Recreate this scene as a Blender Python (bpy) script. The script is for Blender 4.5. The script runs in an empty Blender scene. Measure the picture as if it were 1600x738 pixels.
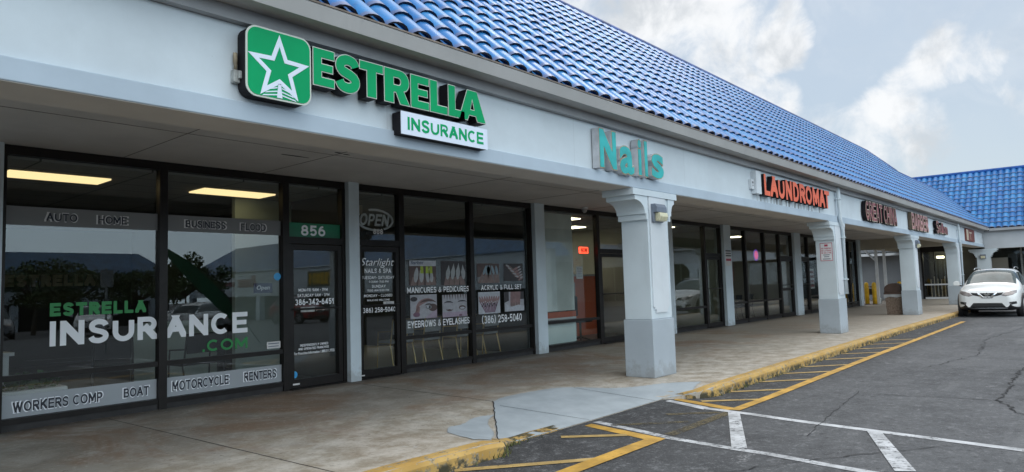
import bpy, bmesh, math, random
from mathutils import Vector, Matrix
random.seed(7)
R = math.radians
scene = bpy.context.scene
COL = scene.collection

# ------------------------------------------------------------------ camera
YAW, PITCH, ROLL = 0.8615110, 0.0742481, -0.0313320
_F = Vector((math.sin(YAW)*math.cos(PITCH), math.cos(YAW)*math.cos(PITCH), math.sin(PITCH)))
_R = Vector((math.cos(YAW), -math.sin(YAW), 0.0))
_U = _R.cross(_F)
_c, _s = math.cos(ROLL), math.sin(ROLL)
_R2, _U2 = _R*_c + _U*_s, _U*_c - _R*_s
cam_data = bpy.data.cameras.new('camera')
cam = bpy.data.objects.new('camera', cam_data)
COL.objects.link(cam)
cam.matrix_world = Matrix(((_R2.x, _U2.x, -_F.x, 0.0), (_R2.y, _U2.y, -_F.y, -9.0486),
                           (_R2.z, _U2.z, -_F.z, 1.3670), (0, 0, 0, 1)))
cam_data.sensor_fit = 'HORIZONTAL'
cam_data.sensor_width = 36.0
cam_data.lens = 1083.884/1600*36.0
cam_data.clip_start = 0.05
cam_data.clip_end = 1500.0
scene.camera = cam

# ------------------------------------------------------------------ sky
SUN_AZ, SUN_EL = R(82), R(56)          # azimuth from +y towards +x
SUN_DIR = Vector((math.sin(SUN_AZ)*math.cos(SUN_EL), math.cos(SUN_AZ)*math.cos(SUN_EL), math.sin(SUN_EL)))
world = bpy.data.worlds.new('World')
scene.world = world
world.use_nodes = True

def build_world():
    nt = world.node_tree
    N, L = nt.nodes, nt.links
    N.clear()
    out = N.new('ShaderNodeOutputWorld')
    sky = N.new('ShaderNodeTexSky')
    sky.sky_type = 'NISHITA'
    sky.sun_disc = False
    sky.sun_elevation = SUN_EL
    sky.sun_rotation = SUN_AZ
    sky.air_density = 1.0
    sky.dust_density = 2.0
    tc = N.new('ShaderNodeTexCoord')
    D = tc.outputs['Generated']
    def math_(op, a, b=None, c=None, clamp=False):
        n = N.new('ShaderNodeMath'); n.operation = op; n.use_clamp = clamp
        for i, v in enumerate((a, b, c)):
            if v is None: continue
            if isinstance(v, (int, float)): n.inputs[i].default_value = v
            else: L.new(v, n.inputs[i])
        return n.outputs[0]
    def ramp(v, a, b, lo=0.0, hi=1.0):
        n = N.new('ShaderNodeMapRange'); n.interpolation_type = 'SMOOTHSTEP'
        L.new(v, n.inputs[0])
        n.inputs[1].default_value = a; n.inputs[2].default_value = b
        n.inputs[3].default_value = lo; n.inputs[4].default_value = hi
        return n.outputs[0]
    def noise(vec, scale, detail=8, rough=0.55, dist=0.0):
        n = N.new('ShaderNodeTexNoise')
        n.inputs['Scale'].default_value = scale; n.inputs['Detail'].default_value = detail
        n.inputs['Roughness'].default_value = rough; n.inputs['Distortion'].default_value = dist
        L.new(vec, n.inputs['Vector'])
        return n.outputs['Fac']
    def vmath(op, a, b):
        n = N.new('ShaderNodeVectorMath'); n.operation = op
        L.new(a, n.inputs[0])
        if isinstance(b, (tuple, Vector)): n.inputs[1].default_value = b
        else: L.new(b, n.inputs[1])
        return n
    sep = N.new('ShaderNodeSeparateXYZ'); L.new(D, sep.inputs[0])
    z = sep.outputs[2]
    # wobble the direction so cloud outlines billow
    wob = N.new('ShaderNodeTexNoise'); wob.inputs['Scale'].default_value = 9.0
    wob.inputs['Detail'].default_value = 5; wob.inputs['Roughness'].default_value = 0.5
    L.new(D, wob.inputs['Vector'])
    wv = vmath('SUBTRACT', wob.outputs['Color'], (0.5, 0.5, 0.5)).outputs[0]
    wsc = N.new('ShaderNodeVectorMath'); wsc.operation = 'SCALE'; L.new(wv, wsc.inputs[0]); wsc.inputs['Scale'].default_value = 0.12
    D2a = vmath('ADD', D, wsc.outputs[0]).outputs[0]
    nrm = N.new('ShaderNodeVectorMath'); nrm.operation = 'NORMALIZE'; L.new(D2a, nrm.inputs[0]); D2 = nrm.outputs[0]
    def bump(az, el, rad, amp):
        a, e = R(az), R(el)
        d = (math.sin(a)*math.cos(e), math.cos(a)*math.cos(e), math.sin(e))
        dot = vmath('DOT_PRODUCT', D2, d).outputs['Value']
        return ramp(dot, math.cos(R(rad*1.75)), math.cos(R(rad*0.15)), 0.0, amp)
    acc = None
    for b in CLOUDS:
        v = bump(*b)
        acc = v if acc is None else math_('MAXIMUM', acc, v)
    big = noise(D, 2.6, 6, 0.55, 0.2)
    bigm = ramp(big, 0.42, 0.78, 0.0, 0.85)
    high = ramp(z, 0.42, 0.62, 0.0, 1.0)          # the scattered deck overhead
    deck = math_('MULTIPLY', bigm, high)
    acc = math_('MAXIMUM', acc, deck)
    back = vmath('DOT_PRODUCT', D, (-0.42, -0.50, 0.76)).outputs['Value']  # unseen bright cloud mass behind the camera, added to light the fronts
    backm = ramp(back, 0.45, 0.92, 0.0, 1.0)
    acc = math_('MAXIMUM', acc, math_('MULTIPLY', backm, 0.9))
    acc = math_('MAXIMUM', acc, ramp(vmath('DOT_PRODUCT', D, tuple(SUN_DIR)).outputs['Value'], 0.78, 0.95, 0.0, 1.0))
    fluff = noise(D, 13.0, 9, 0.62, 0.4)
    val = math_('ADD', math_('MULTIPLY', acc, 0.85), math_('MULTIPLY', math_('SUBTRACT', fluff, 0.5), 2.1))
    wisp = ramp(noise(D2, 4.5, 7, 0.62, 0.5), 0.46, 0.78, 0.0, 0.30)
    mask = math_('MAXIMUM', math_('MULTIPLY', ramp(val, 0.20, 0.95, 0.0, 0.90), ramp(acc, 0.02, 0.35)), wisp)
    # cloud body: bright rims, grey bellies
    shade = noise(D, 11.0, 8, 0.6, 0.3)
    cv = ramp(shade, 0.36, 0.62, 0.37, 0.56)
    cv = math_('ADD', cv, math_('MULTIPLY', backm, BACK_GAIN))
    glow = ramp(vmath('DOT_PRODUCT', D, tuple(SUN_DIR)).outputs['Value'], 0.80, 0.99, 0.0, 0.25)
    cv = math_('ADD', cv, glow)
    ccol = N.new('ShaderNodeCombineColor')
    L.new(cv, ccol.inputs[0]); L.new(math_('ADD', math_('MULTIPLY', cv, 0.93), 0.045), ccol.inputs[1]); L.new(math_('ADD', math_('MULTIPLY', cv, 0.86), 0.090), ccol.inputs[2])
    bg_sky = N.new('ShaderNodeBackground'); bg_sky.inputs['Strength'].default_value = 0.10
    L.new(sky.outputs[0], bg_sky.inputs['Color'])
    # thin high veil over the blue
    veil = N.new('ShaderNodeBackground'); veil.inputs['Strength'].default_value = 1.0
    def mixc_(f, c1, c2):
        n = N.new('ShaderNodeMix'); n.data_type = 'RGBA'
        for i, v in ((0, f), (6, c1), (7, c2)):
            if isinstance(v, tuple): n.inputs[i].default_value = v + (1,)
            else: L.new(v, n.inputs[i])
        return n.outputs[2]
    vc = mixc_(ramp(noise(D2, 3.0, 5, 0.5), 0.3, 0.7), (0.228, 0.286, 0.343), (0.282, 0.330, 0.368))
    vc = mixc_(ramp(z, 0.22, 0.04, 0.0, 0.7), vc, (0.285, 0.342, 0.388))
    # the open side of the sky, behind the photographer, is brighter
    open_ = vmath('DOT_PRODUCT', D, (-0.50, -0.866, 0.0)).outputs['Value']
    vc = mixc_(ramp(open_, -0.20, 0.70), vc, (1.18, 1.42, 1.58))
    L.new(vc, veil.inputs['Color'])
    mixv = N.new('ShaderNodeMixShader'); mixv.inputs[0].default_value = 0.80
    L.new(bg_sky.outputs[0], mixv.inputs[1]); L.new(veil.outputs[0], mixv.inputs[2])
    bg_c = N.new('ShaderNodeBackground'); bg_c.inputs['Strength'].default_value = 1.0
    L.new(ccol.outputs[0], bg_c.inputs['Color'])
    mixc = N.new('ShaderNodeMixShader')
    L.new(mask, mixc.inputs[0]); L.new(mixv.outputs[0], mixc.inputs[1]); L.new(bg_c.outputs[0], mixc.inputs[2])
    L.new(mixc.outputs[0], out.inputs['Surface'])
# (azimuth, elevation, radius, amount) of every cloud one can see
CLOUDS = [(61.0, 21.2, 4.6, 1.0), (57, 22.5, 4.6, 0.95), (64.5, 18.6, 3.4, 0.95), (68.8, 17.2, 2.8, 1.0), (71.2, 17.8, 2.1, 1.0), (66.5, 21.5, 2.5, 0.75),
          (70.0, 13.9, 1.9, 0.9), (82.2, 14.8, 2.3, 1.0), (84.4, 14.7, 1.9, 0.95), (79.2, 11.4, 2.4, 0.85), (77.4, 10.3, 2.2, 0.8),
          (80.6, 10.2, 2.0, 0.7), (86.8, 11.6, 1.6, 0.6), (74.5, 8.0, 4.5, 0.5), (92, 20, 6, 0.6)]
BACK_GAIN = 0.7
build_world()

sun_data = bpy.data.lights.new('sun', 'SUN')
sun_data.energy = 0.55
sun_data.angle = R(24)
sun_data.color = (1.0, 0.965, 0.91)
sun = bpy.data.objects.new('sun', sun_data)
COL.objects.link(sun)
sun.rotation_euler = SUN_DIR.to_track_quat('Z', 'Y').to_euler()
sun.location = (0, -20, 30)

scene.view_settings.view_transform = 'Standard'
scene.view_settings.look = 'None'
scene.view_settings.exposure = 0.84
scene.view_settings.gamma = 1.0
scene.view_settings.use_curve_mapping = False
scene.render.engine = 'CYCLES'
scene.cycles.use_denoising = True
scene.cycles.max_bounces = 8
scene.cycles.transparent_max_bounces = 24
scene.cycles.caustics_reflective = False
scene.cycles.caustics_refractive = False
scene.cycles.sample_clamp_indirect = 6.0

# ------------------------------------------------------------------ materials
class NT:
    """small node helper"""
    def __init__(s, name):
        s.m = bpy.data.materials.new(name); s.m.use_nodes = True
        s.t = s.m.node_tree; s.N = s.t.nodes; s.L = s.t.links
        s.N.clear()
        s.out = s.N.new('ShaderNodeOutputMaterial')
        s.b = s.N.new('ShaderNodeBsdfPrincipled')
        s.L.new(s.b.outputs[0], s.out.inputs[0])
        s.pos = None
    def P(s):
        if s.pos is None:
            s.pos = s.N.new('ShaderNodeNewGeometry').outputs['Position']
        return s.pos
    def noise(s, scale, detail=5, rough=0.55, vec=None, stretch=None, dist=0.0):
        v = vec or s.P()
        if stretch:
            mp = s.N.new('ShaderNodeMapping'); mp.inputs['Scale'].default_value = stretch
            s.L.new(v, mp.inputs['Vector']); v = mp.outputs[0]
        n = s.N.new('ShaderNodeTexNoise')
        n.inputs['Scale'].default_value = scale; n.inputs['Detail'].default_value = detail
        n.inputs['Roughness'].default_value = rough; n.inputs['Distortion'].default_value = dist
        s.L.new(v, n.inputs['Vector'])
        return n.outputs['Fac']
    def ramp(s, v, a, b, lo=0.0, hi=1.0):
        n = s.N.new('ShaderNodeMapRange'); n.interpolation_type = 'SMOOTHSTEP'
        s.L.new(v, n.inputs[0])
        for i, x in enumerate((a, b, lo, hi)): n.inputs[i+1].default_value = x
        return n.outputs[0]
    def math(s, op, a, b=0.0, clamp=False):
        n = s.N.new('ShaderNodeMath'); n.operation = op; n.use_clamp = clamp
        for i, v in enumerate((a, b)):
            if isinstance(v, (int, float)): n.inputs[i].default_value = v
            else: s.L.new(v, n.inputs[i])
        return n.outputs[0]
    def mix(s, f, a, b):
        n = s.N.new('ShaderNodeMix'); n.data_type = 'RGBA'
        for i, v in ((0, f), (6, a), (7, b)):
            if isinstance(v, (int, float)): n.inputs[i].default_value = v
            elif isinstance(v, tuple): n.inputs[i].default_value = v if len(v) == 4 else v + (1,)
            else: s.L.new(v, n.inputs[i])
        return n.outputs[2]
    def xyz(s):
        n = s.N.new('ShaderNodeSeparateXYZ'); s.L.new(s.P(), n.inputs[0]); return n.outputs
    def color(s, v):
        if isinstance(v, tuple): s.b.inputs['Base Color'].default_value = v if len(v) == 4 else v + (1,)
        else: s.L.new(v, s.b.inputs['Base Color'])
    def rough(s, v):
        if isinstance(v, (int, float)): s.b.inputs['Roughness'].default_value = v
        else: s.L.new(v, s.b.inputs['Roughness'])
    def bump(s, h, strength=0.3, dist=0.01):
        n = s.N.new('ShaderNodeBump'); n.inputs['Strength'].default_value = strength; n.inputs['Distance'].default_value = dist
        s.L.new(h, n.inputs['Height']); s.L.new(n.outputs[0], s.b.inputs['Normal'])
    def set(s, **k):
        for a, v in k.items(): s.b.inputs[a.replace('_', ' ')].default_value = v

def plain(name, col, rough=0.5, var=0.0, vscale=3.0, metal=0.0, spec=0.5, bump=0.0, bscale=60):
    n = NT(name)
    if var > 0:
        f = n.noise(vscale, 5)
        lo = tuple(max(0, c*(1-var)) for c in col); hi = tuple(min(1, c*(1+var)) for c in col)
        n.color(n.mix(n.ramp(f, 0.3, 0.7), lo, hi))
    else:
        n.color(tuple(col))
    n.rough(rough); n.b.inputs['Metallic'].default_value = metal
    n.b.inputs['Specular IOR Level'].default_value = spec
    if bump > 0: n.bump(n.noise(bscale, 4), bump, 0.006)
    return n.m

def emit(name, col, strength):
    n = NT(name)
    n.color(tuple(c*0.6 for c in col)); n.rough(0.5)
    n.b.inputs['Emission Color'].default_value = tuple(col) + (1,)
    n.b.inputs['Emission Strength'].default_value = strength
    return n.m

def glass_mat(name, tint, f0):
    n = NT(name)
    N, L = n.N, n.L
    N.remove(n.b)
    g = N.new('ShaderNodeNewGeometry')
    dt = N.new('ShaderNodeVectorMath'); dt.operation = 'DOT_PRODUCT'
    L.new(g.outputs['Normal'], dt.inputs[0]); L.new(g.outputs['Incoming'], dt.inputs[1])
    c = n.math('ABSOLUTE', dt.outputs['Value'])
    k = n.math('POWER', n.math('SUBTRACT', 1.0, c), 5.0)
    fr = n.math('ADD', n.math('MULTIPLY', k, 1.0-f0), f0, clamp=True)
    tr = N.new('ShaderNodeBsdfTransparent'); tr.inputs[0].default_value = tint + (1,)
    gl = N.new('ShaderNodeBsdfGlossy'); gl.inputs['Roughness'].default_value = 0.0
    gl.inputs[0].default_value = (0.93, 0.97, 1.0, 1)
    # slight waviness of plate glass
    bp = N.new('ShaderNodeBump'); bp.inputs['Strength'].default_value = 0.012; bp.inputs['Distance'].default_value = 0.02
    L.new(n.noise(0.45, 0), bp.inputs['Height']); L.new(bp.outputs[0], gl.inputs['Normal'])
    mx = N.new('ShaderNodeMixShader')
    L.new(fr, mx.inputs[0]); L.new(tr.outputs[0], mx.inputs[1]); L.new(gl.outputs[0], mx.inputs[2])
    L.new(mx.outputs[0], n.out.inputs[0])
    return n.m

def worn_paint(name, col, thr=(0.30, 0.52), scale=22, rough=0.6):
    """road paint that lets the asphalt show where it is worn through"""
    n = NT(name)
    N, L = n.N, n.L
    f = n.noise(scale, 6, 0.7)
    g = n.noise(1.7, 3)
    a = n.ramp(n.math('ADD', n.math('MULTIPLY', f, 0.75), n.math('MULTIPLY', g, 0.25)), thr[0], thr[1])
    d = n.noise(5.0, 4)
    n.color(n.mix(n.ramp(d, 0.35, 0.7), tuple(c*0.62 for c in col), col))
    n.rough(rough)
    tr = N.new('ShaderNodeBsdfTransparent')
    mx = N.new('ShaderNodeMixShader')
    L.new(a, mx.inputs[0]); L.new(tr.outputs[0], mx.inputs[1]); L.new(n.b.outputs[0], mx.inputs[2])
    L.new(mx.outputs[0], n.out.inputs[0])
    return n.m

M = {}
def asphalt():
    n = NT('asphalt')
    x, y, z = n.xyz()
    big = n.noise(0.35, 5, 0.6); mid = n.noise(2.2, 5, 0.6); fine = n.noise(60, 3, 0.7); streak = n.noise(1.0, 5, 0.6, stretch=(0.25, 2.2, 1))
    base = n.mix(n.ramp(mid, 0.3, 0.72), (0.060, 0.063, 0.069), (0.092, 0.096, 0.103))
    base = n.mix(n.ramp(big, 0.42, 0.66, 0, 0.8), base, (0.110, 0.114, 0.122))
    base = n.mix(n.ramp(streak, 0.52, 0.72, 0, 0.7), base, (0.145, 0.15, 0.158))
    # sealed darker strip next to the kerb
    edge = n.math('ADD', y, n.ramp(mid, 0.2, 0.8, -0.10, 0.10))
    dark = n.mix(n.ramp(mid, 0.3, 0.7), (0.030, 0.031, 0.034), (0.047, 0.049, 0.053))
    base = n.mix(n.ramp(edge, -6.15, -5.45, 0, 0.85), base, dark)
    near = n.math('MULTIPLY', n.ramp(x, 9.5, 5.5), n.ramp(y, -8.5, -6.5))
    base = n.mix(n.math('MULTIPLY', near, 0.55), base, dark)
    sp = n.ramp(fine, 0.57, 0.72, 0, 0.65)
    base = n.mix(sp, base, (0.24, 0.24, 0.245))
    spk = n.ramp(n.noise(95, 2, 0.6), 0.33, 0.22, 0, 0.7)
    base = n.mix(spk, base, (0.022, 0.022, 0.024))
    wh = n.math('MULTIPLY', n.ramp(n.noise(3.1, 6, 0.72, stretch=(0.6, 1.6, 1)), 0.60, 0.72), n.ramp(n.noise(40, 3), 0.4, 0.62))
    base = n.mix(n.math('MULTIPLY', wh, 0.8), base, (0.30, 0.305, 0.315))
    g2 = n.math('ADD', n.math('MULTIPLY', n.noise(18, 4, 0.8), 0.55), n.math('MULTIPLY', n.noise(5.5, 6, 0.85), 0.45))
    base = n.mix(n.ramp(g2, 0.51, 0.63, 0, 0.75), base, (0.175, 0.18, 0.19))
    base = n.mix(n.ramp(g2, 0.48, 0.36, 0, 0.75), base, (0.024, 0.025, 0.028))
    oil = n.ramp(n.noise(0.9, 5, 0.6, dist=0.8), 0.66, 0.74, 0, 0.5)
    base = n.mix(oil, base, (0.035, 0.035, 0.037))
    n.color(base); n.rough(0.82); n.b.inputs['Specular IOR Level'].default_value = 0.35
    n.bump(n.math('ADD', fine, n.math('MULTIPLY', mid, 0.5)), 0.5, 0.008)
    return n.m
M['asphalt'] = asphalt()
def concrete():
    n = NT('walk_concrete')
    x, y, z = n.xyz()
    big = n.noise(0.6, 7, 0.66, dist=0.6); mid = n.noise(2.1, 7, 0.68, dist=0.4); fine = n.noise(38, 5, 0.72); grit = n.noise(110, 2, 0.6)
    base = n.mix(n.ramp(mid, 0.34, 0.68), (0.215, 0.195, 0.165), (0.345, 0.325, 0.29))
    base = n.mix(n.ramp(big, 0.46, 0.62, 0, 0.75), base, (0.225, 0.142, 0.090))          # rusty brown soiling
    base = n.mix(n.ramp(n.noise(1.1, 7, 0.72, dist=0.8), 0.54, 0.70, 0, 0.7), base, (0.42, 0.405, 0.375))
    worn = n.ramp(n.math('ADD', y, n.ramp(mid, 0.2, 0.8, -0.8, 0.8)), -2.1, -3.8, 0, 0.82)
    base = n.mix(worn, base, n.mix(n.ramp(n.noise(3.2, 7, 0.72), 0.36, 0.66), (0.33, 0.285, 0.22), (0.60, 0.565, 0.505)))
    base = n.mix(n.math('MULTIPLY', n.ramp(n.noise(5.5, 6, 0.7), 0.60, 0.68), n.ramp(y, -3.6, -4.4, 0, 0.8)), base, (0.58, 0.57, 0.55))   # peeled white film
    far = n.ramp(x, 11, 26, 0, 0.65)
    base = n.mix(far, base, (0.48, 0.415, 0.34))
    inner_dark = n.ramp(y, -0.55, -0.03, 0, 0.75)  # slab darkens towards the foot of the storefronts
    base = n.mix(n.math('MULTIPLY', inner_dark, n.ramp(mid, 0.15, 0.55)), base, (0.085, 0.078, 0.068))
    spot = n.ramp(n.noise(11, 4, 0.6), 0.66, 0.70, 0, 0.65)
    base = n.mix(spot, base, (0.10, 0.085, 0.07))
    base = n.mix(n.ramp(n.noise(15, 5, 0.75), 0.54, 0.68, 0, 0.45), base, (0.52, 0.50, 0.46))
    base = n.mix(n.ramp(n.noise(17, 5, 0.75), 0.46, 0.32, 0, 0.45), base, (0.14, 0.115, 0.09))
    base = n.mix(n.ramp(fine, 0.42, 0.28, 0, 0.50), base, (0.12, 0.10, 0.08))
    base = n.mix(n.ramp(grit, 0.66, 0.72, 0, 0.35), base, (0.06, 0.055, 0.05))
    n.color(base); n.rough(n.ramp(mid, 0.2, 0.8, 0.5, 0.8)); n.b.inputs['Specular IOR Level'].default_value = 0.4
    n.bump(n.math('ADD', fine, mid), 0.3, 0.005)
    return n.m
M['walk'] = concrete()
def ramp_paint():
    n = NT('ramp_paint')
    mid = n.noise(3.0, 6, 0.6); f = n.noise(28, 5, 0.7)
    base = n.mix(n.ramp(mid, 0.3, 0.7), (0.335, 0.38, 0.415), (0.415, 0.465, 0.50))
    base = n.mix(n.ramp(f, 0.66, 0.74, 0, 0.6), base, (0.17, 0.175, 0.18))
    base = n.mix(n.ramp(n.noise(1.3, 4), 0.6, 0.75, 0, 0.35), base, (0.43, 0.43, 0.42))
    n.color(base); n.rough(0.65)
    n.bump(f, 0.15, 0.003)
    return n.m
M['ramp_paint'] = ramp_paint()
def curb_paint():
    n = NT('curb_yellow')
    x, y, z = n.xyz()
    f = n.noise(14, 6, 0.7); g = n.noise(2.0, 4)
    base = n.mix(n.ramp(g, 0.3, 0.7), (0.42, 0.255, 0.065), (0.54, 0.355, 0.115))
    face = n.ramp(z, -0.035, -0.085, 0, 1)
    worn = n.ramp(n.math('ADD', f, n.math('MULTIPLY', face, 0.07)), 0.52, 0.64)
    base = n.mix(worn, base, n.mix(n.ramp(n.noise(30, 3), 0.3, 0.7), (0.10, 0.085, 0.05), (0.42, 0.37, 0.28)))
    moss = n.math('MULTIPLY', face, n.ramp(n.noise(7, 5, 0.7), 0.42, 0.58))
    base = n.mix(moss, base, (0.05, 0.045, 0.022))
    n.color(base); n.rough(0.75); n.bump(f, 0.4, 0.01)
    return n.m
M['curb'] = curb_paint()
M['yellow_line'] = worn_paint('yellow_line', (0.62, 0.36, 0.06), (0.27, 0.43), 26)
M['pale_yellow_line'] = worn_paint('pale_yellow_line', (0.55, 0.38, 0.14), (0.30, 0.46), 26)
M['white_line'] = worn_paint('white_line', (0.56, 0.58, 0.61), (0.31, 0.50), 20)
M['dark_line'] = worn_paint('blacked_out_line', (0.12, 0.095, 0.045), (0.33, 0.6), 12)
M['crack'] = plain('crack_fill', (0.022, 0.022, 0.024), 0.9)

def stucco(name, col, stain=0.25, bump=0.25, streak_col=None, splash=0.0):
    n = NT(name)
    mid = n.noise(1.3, 5, 0.6); fine = n.noise(70, 4, 0.6)
    st = n.noise(2.6, 5, 0.65, stretch=(1.6, 1.6, 0.18))
    base = n.mix(n.ramp(mid, 0.3, 0.7), tuple(c*0.93 for c in col), tuple(min(1, c*1.05) for c in col))
    base = n.mix(n.ramp(st, 0.58, 0.78, 0, stain), base, streak_col or tuple(c*0.62 for c in col))
    base = n.mix(n.ramp(n.noise(6.5, 5, 0.7), 0.66, 0.76, 0, stain*0.8), base, tuple(c*0.55 for c in col))
    if splash:      # dirt thrown up from the pavement
        z = n.xyz()[2]
        d = n.ramp(n.math('ADD', z, n.ramp(n.noise(7, 5, 0.7), 0.2, 0.8, -0.22, 0.16)), 0.20, -0.02, 0, splash)
        base = n.mix(d, base, (0.17, 0.15, 0.125))
        base = n.mix(n.math('MULTIPLY', n.ramp(n.noise(13, 6, 0.75), 0.60, 0.78, 0, 0.5), n.ramp(z, 0.7, 0.0)), base, (0.20, 0.19, 0.175))
    n.color(base); n.rough(0.75); n.b.inputs['Specular IOR Level'].default_value = 0.3
    n.bump(fine, bump, 0.003)
    return n.m
def fascia_mat():
    n = NT('fascia_stucco')
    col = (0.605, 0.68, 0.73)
    x, y, z = n.xyz()
    mid = n.noise(0.9, 6, 0.62); fine = n.noise(70, 4, 0.6); st = n.noise(3.4, 6, 0.65, stretch=(1.8, 1.8, 0.10))
    base = n.mix(n.ramp(mid, 0.3, 0.7), tuple(c*0.92 for c in col), tuple(min(1, c*1.05) for c in col))
    base = n.mix(n.ramp(st, 0.60, 0.78, 0, 0.12), base, (0.36, 0.39, 0.41))
    base = n.mix(n.ramp(n.noise(9, 4, 0.7), 0.70, 0.74, 0, 0.5), base, (0.30, 0.31, 0.31))
    # rain streaks that run down from the orange letters
    drip = n.math('MULTIPLY', n.math('MULTIPLY', n.ramp(x, 12.9, 13.5), n.ramp(x, 17.8, 17.3)), n.ramp(z, 3.10, 2.98))
    dn = n.noise(6.0, 4, 0.6, stretch=(1.6, 1, 0.06))
    base = n.mix(n.math('MULTIPLY', drip, n.ramp(dn, 0.45, 0.62, 0, 0.8)), base, (0.16, 0.16, 0.16))
    # joints between the stucco boards, every 3.05 m, and hand-rolled patches
    jx = n.math('ABSOLUTE', n.math('SUBTRACT', n.math('FRACT', n.math('DIVIDE', x, 3.05)), 0.37))
    base = n.mix(n.ramp(jx, 0.0028, 0.0012, 0, 0.22), base, (0.30, 0.33, 0.35))
    base = n.mix(n.ramp(n.noise(1.7, 3, 0.5, stretch=(0.5, 1, 1.2)), 0.60, 0.63, 0, 0.10), base, (0.66, 0.74, 0.79))
    base = n.mix(n.ramp(z, 3.47, 3.52, 0, 0.25), base, (0.30, 0.32, 0.33))  # shadow line under the frieze, put into the colour
    n.color(base); n.rough(0.75); n.b.inputs['Specular IOR Level'].default_value = 0.3
    n.bump(n.math('ADD', fine, n.math('MULTIPLY', mid, 2.0)), 0.3, 0.004)
    return n.m
M['fascia'] = fascia_mat()
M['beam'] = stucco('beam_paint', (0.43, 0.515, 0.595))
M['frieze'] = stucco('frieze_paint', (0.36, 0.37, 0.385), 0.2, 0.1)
M['gutter'] = stucco('gutter_paint', (0.40, 0.40, 0.395), 0.25, 0.02)
M['gutter_lip'] = plain('gutter_lip', (0.21, 0.17, 0.14), 0.6, 0.3, 8)
M['soffit'] = stucco('soffit_paint', (0.56, 0.545, 0.53), 0.2, 0.3)
M['under'] = stucco('beam_underside', (0.56, 0.535, 0.50), 0.2, 0.3)
M['seam'] = plain('soffit_seam', (0.16, 0.15, 0.14), 0.8)
M['column'] = stucco('column_paint', (0.575, 0.655, 0.705), 0.18)
M['plinth'] = stucco('plinth_paint', (0.385, 0.44, 0.49), 0.2, splash=0.3)
M['panel'] = stucco('panel_white', (0.60, 0.65, 0.69), 0.12)
M['pilaster'] = stucco('pilaster_paint', (0.56, 0.65, 0.71), 0.2, splash=0.35)
M['greywall'] = stucco('grey_wall', (0.27, 0.28, 0.295), 0.25)
M['wing_fascia'] = stucco('wing_fascia', (0.46, 0.49, 0.52), 0.2)
M['frame'] = plain('bronze_frame', (0.011, 0.009, 0.0085), 0.4, 0.25, 6, 0.0, 0.3)
M['kick'] = plain('storefront_curb', (0.018, 0.017, 0.018), 0.6, 0.4, 5)
M['glass'] = glass_mat('window_glass', (0.87, 0.89, 0.885), 0.052)
M['carglass'] = plain('car_glass', (0.075, 0.095, 0.10), 0.06, 0.35, 1.6, 0.0, 0.07)
def rooftile():
    n = NT('blue_glazed_tile')
    uv = n.N.new('ShaderNodeUVMap'); uv.uv_map = 'tile'
    sp = n.N.new('ShaderNodeSeparateXYZ'); n.L.new(uv.outputs[0], sp.inputs[0])
    al, rn = sp.outputs[0], sp.outputs[1]
    f = n.noise(9, 5, 0.65)
    blue = n.mix(rn, (0.020, 0.130, 0.375), (0.055, 0.265, 0.55))
    blue = n.mix(n.ramp(rn, 0.72, 0.95, 0, 0.7), blue, (0.045, 0.145, 0.41))
    wear = n.math('ADD', n.math('MULTIPLY', n.ramp(al, 0.36, 0.0), 0.55), n.math('MULTIPLY', f, 0.55))
    wear = n.math('ADD', wear, n.math('MULTIPLY', rn, 0.10))
    col = n.mix(n.ramp(wear, 0.55, 0.85, 0, 0.80), blue, (0.145, 0.165, 0.27))
    col = n.mix(n.ramp(n.noise(3.3, 6, 0.7), 0.58, 0.70, 0, 0.4), col, (0.06, 0.085, 0.20))
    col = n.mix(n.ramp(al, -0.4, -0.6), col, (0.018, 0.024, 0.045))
    n.color(col)
    n.rough(n.ramp(f, 0.3, 0.7, 0.24, 0.42)); n.b.inputs['Specular IOR Level'].default_value = 0.24
    n.b.inputs['Coat Weight'].default_value = 0.0
    n.bump(f, 0.08, 0.004)
    return n.m
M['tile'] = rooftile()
M['underlay'] = plain('tile_underlay', (0.02, 0.03, 0.06), 0.9)
M['flatroof'] = plain('flat_roof', (0.3, 0.3, 0.3), 0.9, 0.2, 0.5)
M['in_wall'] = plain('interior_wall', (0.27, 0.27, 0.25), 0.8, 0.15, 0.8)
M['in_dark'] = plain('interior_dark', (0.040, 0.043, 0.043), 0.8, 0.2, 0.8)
M['in_green'] = plain('interior_green_wall', (0.24, 0.27, 0.22), 0.8, 0.12, 0.8)
def ceiling():
    n = NT('ceiling_tiles')
    br = n.N.new('ShaderNodeTexBrick'); br.offset = 0.0
    br.inputs['Scale'].default_value = 1.0; br.inputs['Mortar Size'].default_value = 0.012
    br.inputs['Brick Width'].default_value = 1.22; br.inputs['Row Height'].default_value = 0.61
    br.inputs['Color1'].default_value = (0.36, 0.36, 0.35, 1); br.inputs['Color2'].default_value = (0.33, 0.33, 0.32, 1); br.inputs['Mortar'].default_value = (0.10, 0.10, 0.10, 1)
    n.L.new(n.P(), br.inputs['Vector'])
    n.color(br.outputs[0]); n.rough(0.9)
    return n.m
M['ceil'] = ceiling()
M['salon_floor'] = plain('salon_floor', (0.36, 0.36, 0.35), 0.3, 0.1, 1.5)
M['half_wall'] = plain('office_half_wall', (0.36, 0.44, 0.42), 0.8, 0.08, 1.0)
M['in_floor'] = plain('interior_floor', (0.06, 0.058, 0.055), 0.35, 0.25, 1.5)
M['lightpanel'] = emit('light_panel', (1.0, 0.76, 0.38), 0.9)
M['lightpanel_w'] = emit('light_panel_white', (1.0, 0.92, 0.62), 4.0)
M['black'] = plain('black_metal', (0.012, 0.012, 0.013), 0.45)
M['black_soft'] = plain('black_fabric', (0.016, 0.016, 0.018), 0.8)
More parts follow.
